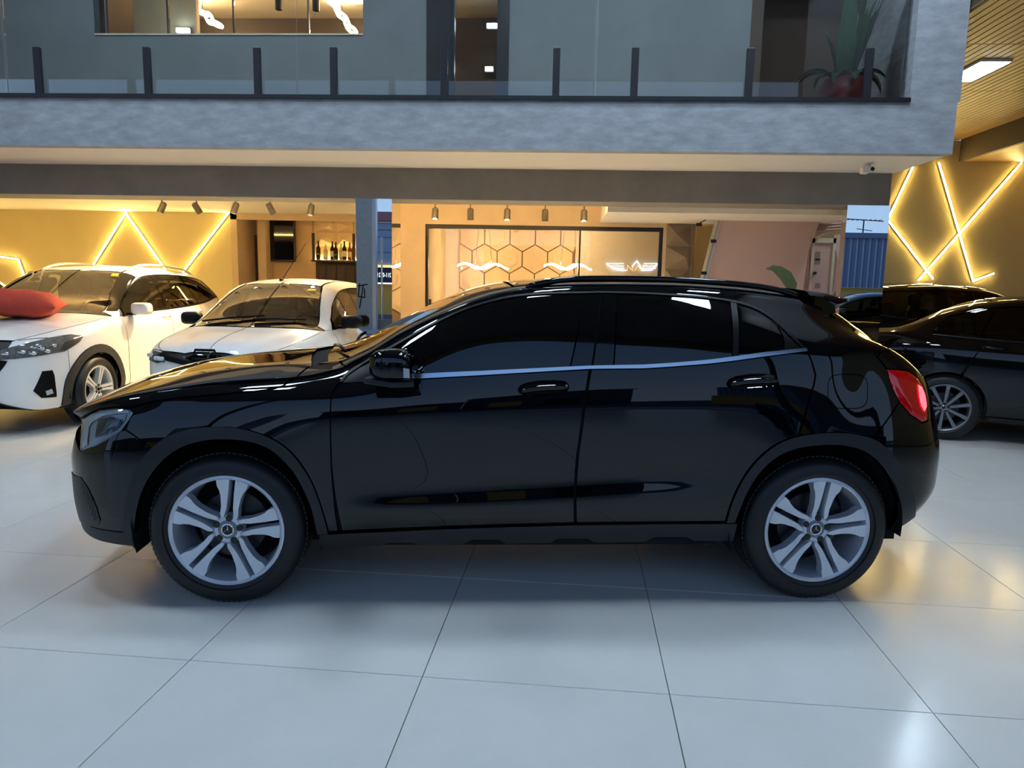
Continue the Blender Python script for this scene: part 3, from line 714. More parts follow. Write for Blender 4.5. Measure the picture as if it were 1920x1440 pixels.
C1.panel('side_frame', dlo+[(1519, 668), (1530, 703), (1527, 722), (1519, 744), (1500, 812)]+archR_o[5:9]+[(1636, 819), (1668, 780), (1686, 753), (1673, 728), (1667, 708), (1663, 693), (1644, 670), (1618, 640), (1590, 612), (1572, 598), (1546, 593), (1520, 560), (1503, 548)]+roof_edge+ws_edge[::-1]+[(640, 676), (662, 690)], K, step=.028,
         holes=[[(1552+37.5+38*np.sign(math.cos(a))*abs(math.cos(a))**.55, 734+33*np.sign(math.sin(a))*abs(math.sin(a))**.55) for a in np.linspace(0, 2*PI, 29)[:-1]]])
C1.panel('fuel_flap', [(1552+37.5+37*np.sign(math.cos(a))*abs(math.cos(a))**.55, 734+32*np.sign(math.sin(a))*abs(math.sin(a))**.55) for a in np.linspace(0, 2*PI, 29)[:-1]], K, gap=.001, both=None, step=.02)
cupF = [(970, 730), (976, 722), (988, 717), (1010, 713.5), (1040, 712.5), (1058, 714), (1066, 719), (1067.5, 728), (1062, 736), (1048, 740), (1015, 743), (985, 742), (974, 738)]
cupR = [(1361, 719), (1367, 711), (1380, 705), (1405, 701), (1432, 700.5), (1450, 703), (1458, 709), (1458, 718), (1450, 726), (1430, 731), (1400, 733), (1375, 731), (1365, 726)]
dF = [(639, 719), (729, 716), (776, 712), (900, 705), (1000, 699), (1104, 693.5), (1098, 733), (1092, 770), (1081, 852), (1076, 943), (1076.5, 980), (960, 983), (835, 987), (642, 996), (634, 960), (627, 920), (622, 870), (620, 807), (621, 751), (626, 733)]
dR = [(1109, 693), (1206, 692), (1293, 686), (1381, 677), (1439, 669), (1512, 660), (1518, 670), (1528, 703), (1525, 722), (1517, 744), (1497, 813), (1461, 829), (1423, 858), (1394, 895), (1373, 937), (1362, 977), (1248, 978), (1081, 980), (1080, 943), (1085, 852), (1096, 770), (1102, 733)]
fd = C1.panel('front_door', dF, K, holes=[cupF], step=.028)
rd = C1.panel('rear_door', dR, K, holes=[cupR], step=.028)
bowl = lambda P2, d: -np.minimum(.024, 1.3*d)
for cup, door, bar in ((cupF, fd, [(978, 734), (1000, 728.5), (1035, 726.5), (1065, 726)]), (cupR, rd, [(1368, 721), (1390, 716), (1425, 713.5), (1456, 714)])):
    C1.panel('handle_cup', cup, K, gap=0, bulge=bowl, step=.012, depth=0, parent=door)
    P = [C1.on(p, .012)[0] for p in smooth_line(bar, 2)]; n = len(P)
    for sg in (1, -1):
        mb = MB().tube([p*np.array([1, sg, 1]) for p in P], [.006+.008*min(1, 4*min(i, n-1-i)/n) for i in range(n)], 10)
        mb.build('handle', K, door if sg > 0 else gla, smooth=True)
C1.panel('rear_bumper', [(1637, 820), (1669, 781), (1686, 755), (1707, 779), (1729, 793), (1739, 790), st(2.15, 4.8), st(2.178, 4.8), st(2.178, 1.6), st(2.1, 1.4), (1728, 962), (1714, 974), (1714, 944), (1707, 915), (1690, 877), (1669, 848), (1640, 823)], K, both='join', step=.025)
C1.panel('bumper_valance', [(1712, 976), (1728, 963), st(2.1, 1.35), st(2.178, 1.55), st(2.178, .02), st(2.0, .02), st(1.8, .02), (1666, 991), (1690, 985)], 'clad', both='join', gap=0)
C1.panel('tailgate', [(1664, 692), (1686, 693), (1704, 696), (1722, 710), (1735, 732), (1740, 756), (1740, 790), st(2.15, 4.85), st(2.178, 4.85), st(2.178, 10), st(1.99, 10), st(1.99, 9), st(1.96, 8.2), (1646, 669)], K, both='join', step=.025)
C1.panel('rear_window', [(1572, 599), (1590, 613), (1618, 641), (1645, 668), st(1.955, 8.2), st(1.985, 9), st(1.985, 10), st(1.46, 10), st(1.46, 9), st(1.44, 8.6)], 'tint_glass', both='join', lift=-.004)
C1.panel('roof_panel', [st(-.07, 9.03), st(.3, 9.03), st(.8, 9.03), st(1.42, 9.03), st(1.44, 10), st(-.10, 10)], K, both='join')
C1.panel('windshield', ws_edge+[st(-.075, 9.0), st(-.11, 10), st(-1.03, 10), st(-1.0, 9.2), st(-.94, 8.4)], 'tint_glass', both='join', lift=-.004)
C1.panel('cowl', [st(-1.0, 7.05), st(-1.03, 8.2), st(-1.09, 9.2), st(-1.12, 10), st(-1.0, 10), st(-.97, 9.2), st(-.9, 8.4), st(-.88, 7.3)], 'inner_black', both='join', lift=-.03)
# wipers on the cowl
for (a, b) in (((-.985, .50), (-.86, .02)), ((-1.0, -.12), (-.88, -.52))):
    pa, na = S1.ev(np.array([C1.S.pts([('sy', a[0], abs(a[1]))])[0]])); pb, nb = S1.ev(np.array([C1.S.pts([('sy', b[0], abs(b[1]))])[0]]))
    p = pa[0]*[1, 1 if a[1] > 0 else -1, 1]+np.array([0, 0, .015]); q = pb[0]*[1, 1 if b[1] > 0 else -1, 1]+np.array([0, 0, .02])
    MB().tube([p, (p+q)/2+np.array([0, 0, .012]), q], .009, 6).build('wiper', 'trim_black', gla, smooth=True)
# windows and trims
C1.strip('window_trim', smooth_line(dlo, 1), smooth_line(dlo_in, 1), 'trim_black', lift=.002, depth=.006, step=.02)
C1.panel('mirror_triangle', [(641, 717), (653, 704), (676, 688), (700, 674), (722, 661), (733, 712), (729, 714)], 'trim_black', gap=.001, lift=-.002)
C1.panel('front_window', [(724, 660), (750, 646), (796, 620), (842, 596), (883, 579), (926, 566), (969, 557), (1027, 553), (1098, 552), (1068, 688), (1000, 691), (900, 696), (776, 702), (735, 705)], 'tint_glass', lift=-.004, gap=.001)
C1.panel('pillar_cover', [(1100, 552), (1126, 551), (1109, 686), (1070, 688)], 'gloss_black', gap=.0012, lift=-.001)
C1.panel('pillar_cover', [(1129, 551), (1155, 551.5), (1150, 684.5), (1112, 686)], 'gloss_black', gap=.0012, lift=-.001)
C1.panel('rear_window_side', [(1157, 552), (1206, 553), (1293, 558), (1351, 564), (1369, 567), (1373, 669), (1293, 678), (1206, 684), (1152, 685)], 'tint_glass', lift=-.004, gap=.001)
C1.panel('window_divider', [(1369, 567), (1381, 569), (1384, 668), (1373, 669.5)], 'trim_black', gap=.0005, lift=.003)
C1.panel('quarter_window', [(1383, 570), (1416, 580), (1442, 596), (1457, 610), (1468, 630), (1471, 646), (1469, 655), (1439, 660), (1386, 667.5)], 'tint_glass', lift=-.004, gap=.001)
C1.panel('quarter_trim', [(1444, 597), (1465, 617), (1488, 640), (1503, 654), (1470, 655), (1472, 645), (1469, 630), (1458, 609)], 'trim_black', gap=.0005, lift=-.001)
C1.strip('belt_molding', belt_hi, belt_lo, 'satin_chrome', lift=.007, depth=.012, step=.015)
# cladding
C1.strip('arch_cladding', smooth_line(archF_o, 2), smooth_line(archF_i, 2), 'clad', lift=.012, depth=.03, step=.022, sm=0)
C1.strip('arch_cladding', smooth_line(archR_o, 2), smooth_line(archR_i, 2), 'clad', lift=.012, depth=.03, step=.022)
C1.panel('sill_cladding', [(600, 1000), (642, 997.5), (835, 989), (960, 985), (1078, 982), (1248, 980), (1380, 979.5), (1372, 1012), (1300, 1010), (1285, 1003), (1225, 1003), (1208, 1012), (1115, 1014), (1100, 1006), (1045, 1006), (1030, 1016), (950, 1018), (935, 1008), (885, 1008), (868, 1020), (790, 1022), (775, 1014), (730, 1014), (716, 1024), (601, 1026)], 'clad', lift=.014, depth=.06, gap=0)
# lamps
C1.panel('headlight', hl, 'lamp_glass', gap=.001, depth=.004, bulge=lambda P2, d: np.minimum(.012, .35*d), step=.015)
C1.panel('headlight_housing', hl, 'lamp_silver', gap=.002, lift=-.010, depth=0, step=.03)
C1.panel('daylight_strip', [(153, 789), (170, 778), (190, 771), (216, 768), (238, 769), (242, 774), (216, 775), (190, 780), (170, 792), (165, 800), (162, 834), (152, 840)], 'cam_white2', gap=0, lift=-.004, depth=.006, step=.02)
C1.panel('headlight_lens', [(181, 786), (205, 780), (213, 782), (207, 800), (198, 815), (176, 820)], 'lamp_lens_in', gap=0, lift=-.006, depth=.008, bulge=lambda P2, d: np.minimum(.012, .8*d), step=.012)
C1.panel('headlight_reflector', [(214, 782), (236, 776), (232, 788), (218, 804), (205, 812), (209, 800)], 'chrome', gap=0, lift=-.006, depth=.004, step=.015)
C1.panel('taillight', tl, 'tail_red', gap=.001, bulge=lambda P2, d: np.minimum(.010, .5*d), step=.015)
C1.panel('taillight_glow', [(1716, 722), (1723, 727), (1729, 742), (1732, 762), (1728, 772), (1722, 762), (1718, 744)], 'tail_glow', gap=0, lift=.015, depth=.002, step=.02)
# spoiler: wing profile across the tailgate
mb = MB(); secs = ((-.595, 1.50, -.025), (-.575, 1.555, -.012), (-.54, 1.59, -.004), (-.42, 1.625, 0), (-.2, 1.65, .003), (0, 1.66, .004), (.2, 1.65, .003), (.42, 1.625, 0), (.54, 1.59, -.004), (.575, 1.555, -.012), (.595, 1.50, -.025))
for y, tip, dz in secs:
    zr = 1.452+.012*(1-(y/.6)**2)
    for s, z in ((1.36, zr), (1.44, zr-.006), (tip-.06, 1.431), (tip-.008, 1.418), (tip, 1.410), (tip-.012, 1.402), (1.50, 1.372), (1.43, 1.345), (1.40, 1.38)): mb.v.append((s, y, z+dz))
n = 9
for r in range(len(secs)-1):
    for i in range(n): mb.f.append((r*n+i, r*n+(i+1) % n, (r+1)*n+(i+1) % n, (r+1)*n+i))
mb.f += [tuple(range(n)), tuple(range(len(secs)*n-1, (len(secs)-1)*n-1, -1))]
mb.build('spoiler', K, gla, auto=35)
# roof rails
for sg in (1, -1):
    P, N_ = S1.ev(np.array([(s, 9.82) for s in np.linspace(-.02, 1.36, 18)])); n = len(P)
    mb = MB().tube([p*np.array([1, sg, 1])+np.array([0, 0, .022*math.sin(PI*min(1, 6*min(i, n-1-i)/n)/2)]) for i, p in enumerate(P)], .014, 8); mb.build('roof_rail', 'gloss_black', gla, smooth=True)
# door mirrors
def door_mirror(sg):
    L = lambda x, y, w_: S1_local(x, y, w_)
    mb = MB(); secs = []
    # cross sections from the outer end to the inner end (local y)
    for yy, k, dx in ((-1.075, .35, .02), (-1.07, .7, .01), (-1.045, .95, .0), (-.99, 1.0, 0), (-.93, .97, .015), (-.90, .85, .03)):
        cx, cz = -.60+dx, 1.100; sec = []
        for a in np.linspace(0, 2*PI, 21)[:-1]:
            ca, sa = math.cos(a), math.sin(a); e = .62
            x = np.sign(ca)*abs(ca)**e*(.082 if ca > 0 else .098); z = np.sign(sa)*abs(sa)**e*(.075 if sa > 0 else .052)
            sec.append((cx+x*k, yy, cz+z*k))
        secs.append(sec)
    n = 20
    for s_ in secs: mb.v += [(x, y*-sg, z) for x, y, z in s_]
    for r in range(len(secs)-1):
        for i in range(n): mb.f.append((r*n+i, r*n+(i+1) % n, (r+1)*n+(i+1) % n, (r+1)*n+i))
    mb.f += [tuple(range(n)), tuple(range(len(secs)*n-1, (len(secs)-1)*n-1, -1))]
    r = mb.build('door_mirror', K, gla, smooth=True)
    MB().add([(-.515, -sg*y, z) for y, z in ((-1.05, 1.045), (-.93, 1.045), (-.93, 1.145), (-1.05, 1.145))], [(0, 1, 2, 3)]).build('mirror_glass', 'mirror', r)
    m2 = MB(); m2.prism([(-.70, -sg*.80, 1.02), (-.72, -sg*1.03, 1.032), (-.60, -sg*1.06, 1.018), (-.51, -sg*1.03, 1.02), (-.54, -sg*.82, 1.0)], (0, 0, .024)); m2.build('mirror_base', 'clad', r, bevel=.006)
    m3 = MB(); m3.prism([(-.55, -sg*1.074, 1.065), (-.525, -sg*1.064, 1.062), (-.527, -sg*1.062, 1.10), (-.55, -sg*1.072, 1.105)], (0, -sg*.006, 0)); m3.build('mirror_indicator', 'lamp_silver', r)
for sg in (1, -1): door_mirror(sg)
# wheels, liners, floor pan, shell
for x, stc in ((-1.345, .0), (1.345, 0.)):
    for sg in (-1, 1): wheel(gla, x, sg*.885, sg, .346, .250, .235, spokes_double, steer=stc)
    liner(gla, x, .36, .415, .50, .87, .24, .24 if x < 0 else .31)
MB().box(-.93, .90, -.815, .815, .255, .37).build('rocker', 'inner_black', gla)
MB().box(-1.9, 1.9, -.60, .60, .20, .26).build('floor_pan', 'inner_black', gla)
win_holes = [[(724, 660), (842, 596), (969, 557), (1098, 552), (1068, 688), (776, 702)], [(1157, 552), (1293, 558), (1369, 567), (1373, 669), (1206, 684), (1152, 685)], [(1383, 570), (1442, 596), (1471, 646), (1386, 667)]]
C1.shell(win_holes, [(-1.345, .346), (1.345, .346)], wr=.445)
interior(gla, -.35, .75, .62, .30, .52, -1)
# ------------------------------------------------------------------ mezzanine balcony
o = MB().box(XL, XI, YF-.02, YF+.16, ZM-.005, ZM+.03).build('trim_3', 'granite'); struct(o, 'dark granite coping along the balcony edge', 'trim')
YR = YF+.07
rail_px = [72, 277, 483, 626, 833, 1043, 1190, 1405, 1628]
names_r = ['farthest left along the coping', 'second from the left end', 'third from the left end', 'below the right end of the lit window', 'beside the balcony door frame', 'right of the balcony door', 'midway along the wide grey wall', 'at the edge of the dark recess', 'directly in front of the red plant pot']
zp = aty(960, 90, YR)[2]
for i, px in enumerate(rail_px):
    x = aty(px, 135, YR)[0]
    p_ = MB().box(x-.03, x+.03, YR-.02, YR+.02, ZM+.03, zp).build('railing_post', 'dark_post', bevel=.004)
    tag(p_, 'short dark balcony railing post, '+names_r[i], 'post', 'balcony railing posts')
gx = [XL+.1, aty(3, 60, YR)[0], aty(553, 60, YR)[0], aty(1117, 60, YR)[0], XI-.015]
for i in range(4):
    g = MB().box(gx[i]+.008, gx[i+1]-.008, YR+.024, YR+.034, ZM+.05, ZM+1.05).build('glass_panel', 'rail_glass')
    tag(g, ['clear balcony glass panel at the far left edge of the view', 'clear balcony glass panel under the lit office window', 'clear balcony glass panel in front of the balcony door', 'clear balcony glass panel in front of the plant pot'][i], 'glass panel', 'balcony glass panels')
# lit office window upstairs
w1 = sbox('window_1', 'paint_cream', 'lit office window above the balcony', ux(178), ux(681), YU-.012, YU+.16, wz-.012, wz+.004, 'window')
for px in (186,): MB().box(ux(px)-.03, ux(px)+.02, YU-.01, YU+.14, wz, zt).build('window_jamb', 'black_metal', w1)
for px in (310, 434, 575): MB().box(ux(px)-.007, ux(px)+.007, YU+.05, YU+.09, wz, zt).build('mullion', 'black_metal', w1)
for a, b in ((190, 310), (310, 434), (434, 575), (575, 681)): MB().box(ux(a)+.01, ux(b)-.01, YU+.065, YU+.075, wz, zt).build('window_pane', 'clear_glass', w1)
sbox('wall_upper_partition', 'texture_beige', 'warm wood-toned partition inside the upstairs office', ux(195), ux(312)+.05, YU+.55, YU+.62, wz-.4, zt)
# balcony door
d1 = sbox('door_1', 'dark_post', 'dark sliding door frame onto the balcony', ux(800), ux(846), YU-.01, YU+.12, ZM-.03, zt, 'door')
MB().box(ux(846)+.0, ux(850)+.01, YU, YU+.1, ZM-.03, zt).build('door_stile', 'black_metal', d1)
MB().box(ux(932), ux(955), YU-.01, YU+.12, ZM-.03, zt).build('door_jamb', 'dark_post', d1)
MB().box(ux(850), ux(932), YU+.03, YU+.04, ZM-.02, zt).build('door_pane', 'clear_glass', d1)
MB().box(ux(846), ux(934), YU-.0, YU+.1, ZM-.03, ZM+.0).build('threshold', 'satin_chrome', d1)
o = MB().box(ux(800)-.3, ux(960)+.5, YU+1.5, YU+1.6, ZM-.05, aty(890, 34, YU+1.5)[2]).build('wall_upper_inner', 'brown_panel'); struct(o, 'dark brown inner wall seen through the balcony door', 'wall')
# office ceiling pendants and lights upstairs
def chain_lamp(pa, pb, label):
    a, b = np.array(pa), np.array(pb); n = 5; d = (b-a); L = np.linalg.norm(d); d /= L; sd = np.cross(d, [0, 0, 1.]); sd /= np.linalg.norm(sd)
    t = thing('link_pendant', label, 'lamp', (a+b)/2, 0, 'twisted led pendants upstairs'); c0 = (a+b)/2
    for k in range(n):
        q = a+d*L*(k+.5)/n-c0; r = L/n*.55
        ring = [q+d*r*math.cos(u)+(sd*math.cos(k*PI/2)+np.array([0, 0, 1])*math.sin(k*PI/2))*r*.42*math.sin(u) for u in np.linspace(0, 2*PI, 17)]
        MB().tube(ring, .016, 6, cap=False).build('led_link', 'led_white', t)
    MB().tube([(a+b)/2-c0, np.array([(a+b)[0]/2, (a+b)[1]/2, 4.75])-c0], .004, 5).build('cable', 'black_metal', t)
chain_lamp(aty(350, 0, 9.0), aty(412, 50, 8.3), 'glowing twisted chain pendant at the left of the office window')
chain_lamp(aty(620, 0, 9.0), aty(664, 62, 8.3), 'glowing twisted chain pendant at the right end of the office window')
for i, (px, py, Y) in enumerate(((343, 57, 8.0), (923, 48, 8.6), (917, 129, 8.9))):
    p = aty(px, py, Y); t = thing('wall_luminaire', ['small white led panel beneath the left pendant', 'bright white led panel seen through the balcony door', 'small dim white led panel low behind the balcony door'][i], 'lamp', p, 0, 'small white panels upstairs')
    s = (.07, .06, .045)[i]
    MB().box(-s, s, -.012, .012, -.022, .022).build('diffuser', 'led_panel', t); MB().box(-s-.012, s+.012, .012, .03, -.034, .034).build('housing', 'black_metal', t)
for i, (px, py) in enumerate(((522, -10), (592, -8))):
    p = aty(px, py, 8.4); t = thing('ceiling_spot', ['dark tube spotlight on the office ceiling, left one', 'dark tube spotlight on the office ceiling, right one'][i], 'spotlight', p, 0, 'tube spots upstairs')
    MB().tube([(0, 0, 4.75-p[2]), (0, 0, .05)], .012, 6).build('stem', 'black_metal', t); MB().lathe([(0, .06), (.04, .06), (.04, -.16), (.033, -.16), (.033, -.1), (0, -.1)], n=16).build('barrel', 'black_metal', t, auto=40)
# plant in the red pot
mat('pot_red', (128, 38, 44), rough=.35, noise=.06)
mat('leaf', (34, 66, 44), rough=.35, noise=.25, nscale=10, stretch=(1, 1, .3))
mat('soil', (40, 30, 24), rough=.95)
pp = aty(1580, 186, 6.86); pp[2] = ZM-.03
pot = thing('potted_plant', 'broad-leaved green plant in a dark red pot at the balcony end', 'plant', pp)
MB().lathe([(0, 0), (.185, 0), (.2, .02), (.205, .25), (.19, .32), (.165, .36), (.155, .36), (.16, .30), (0, .30)], n=28).build('pot', 'pot_red', pot, auto=40)
MB().lathe([(0, .31), (.16, .31)], n=20).build('soil', 'soil', pot)
def leaf(parent, base, az, length, width, lift, droop, name='leaf', m='leaf', n=10):
    d = np.array([math.cos(az), math.sin(az), 0]); sd = np.array([-math.sin(az), math.cos(az), 0]); mb = MB(); p = np.array(base, float); el = lift
    for i in range(n+1):
        u = i/n; w_ = width*(math.sin(PI*min(1, u*.93+.07))**.8)*(1 if u < .99 else .05); fold = .25*w_
        for k in (-1, 0, 1): mb.v.append(tuple(p+sd*w_*k*.5+np.array([0, 0, fold*abs(k)])))
        p = p+(d*math.cos(el)+np.array([0, 0, math.sin(el)]))*length/n; el -= droop/n
    for i in range(n):
        for k in (0, 1): mb.f.append((i*3+k, i*3+k+1, i*3+k+4, i*3+k+3))
    return mb.build(name, m, parent, smooth=True)
rr = random.Random(3)
for k in range(20):
    az = rr.uniform(0, 2*PI); leaf(pot, (.06*math.cos(az), .06*math.sin(az), .31), az, rr.uniform(.45, .85), rr.uniform(.09, .13), rr.uniform(1.3, 1.52), rr.uniform(.05, .35))
for az, l, dr, lf in ((PI*.97, .50, 2.4, 1.0), (PI*1.1, .34, 2.6, .9), (PI*.85, .42, 2.2, 1.1), (.05, .38, 1.9, 1.05), (.15, .40, 2.5, .9), (.55, .45, 2.0, 1.2), (-.8, .34, 2.4, .8), (-1.6, .30, 2.4, .9), (-2.2, .32, 2.4, .9)):
    leaf(pot, (.06*math.cos(az), .06*math.sin(az), .31), az, l, .095, lf, dr)

# ------------------------------------------------------------------ mirror clad columns
def column(x0, x1, y0, y1, label, nm):
    t = sbox(nm, 'plaster_grey', label, x0+.01, x1-.01, y0+.01, y1, 0, ZB, 'column')
    MB().box(x0, x1, y0, y0+.008, .0, ZB).build('mirror_panel', 'mirror', t)
    MB().box(x1-.008, x1, y0+.009, y1, .0, ZB).build('mirror_panel', 'mirror', t)
    MB().box(x0, x0+.008, y0+.009, y1, .0, ZB).build('mirror_panel', 'mirror', t)
    return t
cl0, cl1 = aty(668, 500, YB)[0], aty(735, 500, YB)[0]
column(cl0, cl1, YB, 7.71, 'mirror-clad column beside the small white hatchback', 'wall_column_1')
cr0, cr1 = aty(1584, 450, YB)[0], aty(1662, 470, YB)[0]
column(cr0, cr1, YB, 7.42, 'mirror-clad column behind the rear of the black crossover', 'wall_column_2')

# ------------------------------------------------------------------ led line lights
def led_line(pts, Y, label, cat='led light', w=.016, nm='led_strip'):
    """a run of aluminium profile with a glowing diffuser along pixel points on the wall plane Y"""
    P = [aty(x, y, Y) for x, y in pts]; c0 = np.mean(P, 0); t = thing(nm, label, cat, c0, 0, 'zigzag led wall lines')
    for a, b in zip(P[:-1], P[1:]):
        d = b-a; L = np.linalg.norm(d); d /= L; n_ = np.array([d[2], 0, -d[0]]); a_ = a-d*w*.4; b_ = b+d*w*.4
        def bar(hw, y0, y1): return MB().prism([a_+n_*hw+[0, y0, 0]-c0, a_-n_*hw+[0, y0, 0]-c0, b_-n_*hw+[0, y0, 0]-c0, b_+n_*hw+[0, y0, 0]-c0], (0, y1-y0, 0))
        bar(w*.75, -.008, .014).build('profile', 'satin_chrome', t); bar(w*.6, -.0125, -.0085).build('diffuser', 'led_warm', t)
led_line([(110, 604), (172, 502), (236, 399), (308, 502), (372, 590)], YW-.016, 'glowing inverted-V led line on the yellow wall behind the white suv')
led_line([(290, 596), (345, 508), (430, 398)], YW-.016, 'single slanted led line left of the bar niche')
led_line([(-60, 474), (35, 486), (48, 522), (70, 585)], YW-.016, 'bent led line at the far left of the yellow wall')
YLs = YL-.016
led_line([(1712, 311), (1664, 412), (1748, 522)], YLs, 'led line bent like a less-than sign on the right rear wall')
led_line([(1760, 306), (1824, 527), (1862, 513)], YLs, 'long led line ending in a short hook on the right rear wall')
led_line([(1914, 306), (1722, 525)], YLs, 'long led line slanting down left across the right rear wall')
led_line([(2040, 520), (1960, 312), (2150, 450)], YLs, 'unseen led line added past the frame edge to warm the right rear wall')  # this line and the next are added out of view to yellow the wall
led_line([(2100, 312), (2240, 520)], YLs, 'unseen led line added farthest right to warm the right rear wall')

# ------------------------------------------------------------------ ceiling spots
def spot(px, py, Y, lit, tilt, label, group):
    p = aty(px, py, Y); t = thing('track_spot', label, 'spotlight', (p[0], p[1], ZC), 0, group); dz = p[2]-ZC
    MB().lathe([(0, 0), (.03, 0), (.03, -.012), (0, -.012)], n=14).build('ceiling_rose', 'spot_grey', t, auto=40)
    MB().tube([(0, 0, 0), (0, 0, dz+.05)], .008, 6).build('stem', 'spot_grey', t)
    b = MB().lathe([(0, .065), (.022, .065), (.036, .05), (.038, -.065), (.033, -.068), (.031, -.05), (0, -.05)], n=20).build('barrel', 'spot_grey', t, auto=40)
    b.location = (0, 0, dz); b.rotation_euler = tilt
    if lit:
        ld = bpy.data.lights.new('spot_lamp', 'SPOT'); ld.energy = 250; ld.spot_size = 1.9; ld.spot_blend = .7; ld.color = (1, .74, .40); ld.shadow_soft_size = .03
        lo = bpy.data.objects.new('spot_lamp', ld); COL.objects.link(lo); lo.parent = t; lo.location = (0, 0, dz-.08); lo.rotation_euler = tilt
    g = MB().lathe([(0, -.052), (.031, -.052), (.031, -.05), (0, -.05)], n=18).build('lamp_face', 'spot_glow' if lit else 'dark_grey', t); g.location = (0, 0, dz); g.rotation_euler = tilt
mat('spot_grey', (70, 66, 60), rough=.4, metal=.4)
for i, (px, lit, tl_) in enumerate(((304, 1, .35), (369, 0, -.35), (441, 1, .25), (507, 0, -.3), (583, 1, .1))):
    spot(px, (389, 390, 390, 391, 393)[i], 8.35, lit, (-.2 if lit else .5, tl_, 0), ['lit ceiling spot farthest left over the white suv', 'unlit ceiling spot second from the left', 'lit ceiling spot third from the left near the slanted led line', 'unlit ceiling spot over the bar niche', 'lit ceiling spot nearest the mirror column'][i], 'spots over the left bay')
for i, (px, lit) in enumerate(((816, 1), (882, 0), (951, 1), (1022, 0), (1095, 1))):
    spot(px, (400, 401, 402, 403, 404)[i], 8.15, lit, (-.25 if lit else .05, 0, 0), ['lit ceiling spot at the left end over the glass office', 'unlit ceiling spot second from left over the glass office', 'brightest ceiling spot in the middle over the glass office', 'unlit ceiling spot fourth over the glass office', 'lit ceiling spot at the right end over the glass office'][i], 'spots over the glass office')

# ------------------------------------------------------------------ bar niche
YN = 11.6
def nx(px, Y=YN, py=450): return aty(px, py, Y)[0]
def nz(py, Y=YN, px=550): return aty(px, py, Y)[2]
xn0, xn1 = aty(433, 450, YW)[0], -1.75
mat('bar_wall', (190, 160, 118), rough=.75, noise=.08, nscale=3)
mat('bar_dark', (62, 48, 38), rough=.6, noise=.1)
mat('bar_panel', (206, 180, 142), rough=.6)
mat('bottle_amber', (120, 60, 16), rough=.08)
mat('bottle_dark', (22, 20, 18), rough=.08)
mat('bottle_clear', (190, 180, 150), rough=.05)
mat('label_cream', (220, 205, 170), rough=.6)
sbox('wall_bar_rear', 'bar_wall', 'tan rear wall of the bar niche', xn0-.2, xn1, YN, YN+.1, 0, ZC)
sbox('wall_bulkhead', 'texture_beige', 'beige bulkhead across the top of the bar niche', xn0, xn1, YW, YW+.08, aty(550, 413, YW)[2], ZC)
sbox('wall_niche_pier', 'texture_beige', 'narrow beige pier at the left edge of the bar niche', xn0, aty(445, 450, YW)[0], YW, YN, 0, ZC)
sbox('wall_niche_side', 'texture_beige', 'beige side pier between the niche door and the television', nx(483, 11.3), nx(498, 11.3), 11.3, YN, 0, ZC)
d2 = sbox('door_2', 'brown_panel', 'closed dark brown door in the bar niche', nx(447), nx(482), YN-.06, YN-.01, 0, nz(441, YN, 470), 'door')
MB().lathe([(0, -.03), (.02, -.03), (.02, 0), (0, 0)], c=(nx(477), YN-.06, 1.0), axis='y', n=12).build('door_handle', 'satin_chrome', d2)
tv = thing('television', 'flat black television hung on the tan niche wall', 'television', (nx(534), YN-.09, nz(452)))
mat('tv_screen', (10, 9, 8), rough=.03)
tw, th = (nx(557)-nx(511))/2, (nz(413)-nz(492))/2
MB().box(-tw, tw, -.03, .03, -th, th).build('housing', 'black_metal', tv, bevel=.006); MB().box(-tw+.015, tw-.015, -.034, -.0305, -th+.03, th-.015).build('screen', 'tv_screen', tv)
MB().box(-.1, .1, .03, .088, -.1, .1).build('bracket', 'black_metal', tv)
pd = thing('tube_pendant', 'slim black tube pendant hanging before the bar', 'lamp', (nx(575, 10.9), 11.2, ZC))
zb_ = aty(575, 437, 11.2)[2]; zb2 = aty(575, 489, 11.2)[2]
MB().tube([(0, 0, 0), (0, 0, zb_-ZC)], .004, 5).build('cable', 'black_metal', pd); MB().lathe([(0, zb_-ZC), (.022, zb_-ZC), (.022, zb2-ZC), (0, zb2-ZC)], n=14).build('tube', 'black_metal', pd, auto=40)
pd2 = copy_tree(pd); pd2.location.x = nx(653, 10.9); pd2['label'] = 'slim black tube pendant at the right end of the bar'
# bar back: faceted panels, shelf, bottles, counter
xb, xe = nx(592), xn1-.02
bw = sbox('wall_bar_relief', 'bar_panel', 'faceted relief panel above the bar shelf', xb, xe, YN-.03, YN, nz(461), nz(414))
cw = .36; zz0, zz1 = nz(461), nz(414); zm_ = (zz0+zz1)/2+.02
x = xb; k = 0
while x < xe-.1:
    x2 = min(x+cw, xe); xm = (x+x2)/2
    for (za, zc_) in ((zz0, zm_), (zm_, zz1)):
        q = [(x+.004, YN-.032, za+.004), (x2-.004, YN-.032, za+.004), (x2-.004, YN-.032, zc_-.004), (x+.004, YN-.032, zc_-.004), (xm+(.06 if (k % 2) else -.06), YN-.10, (za+zc_)/2)]
        MB().add(q, [(0, 1, 4), (1, 2, 4), (2, 3, 4), (3, 0, 4)]).build('relief_tile', 'bar_panel', bw)
        k += 1
    x += cw
sh = thing('bar_shelf', 'dark backlit bar shelf under the faceted panel', 'shelf', ((xb+xe)/2, YN-.12, nz(487)))
hw_ = (xe-xb)/2
MB().box(-hw_, hw_, -.12, .11, -.03, 0).build('shelf_board', 'bar_dark', sh); MB().box(-hw_, hw_, .085, .1, .01, .02).build('led_line', 'led_warm', sh)
bt = [(602, .30, 'bottle_dark', 0), (617, .24, 'bottle_clear', 1), (628, .30, 'bottle_dark', 1), (636, .28, 'bottle_dark', 0), (644, .26, 'bottle_clear', 1), (652, .30, 'bottle_dark', 1), (660, .28, 'bottle_amber', 1), (669, .30, 'bottle_amber', 0)]
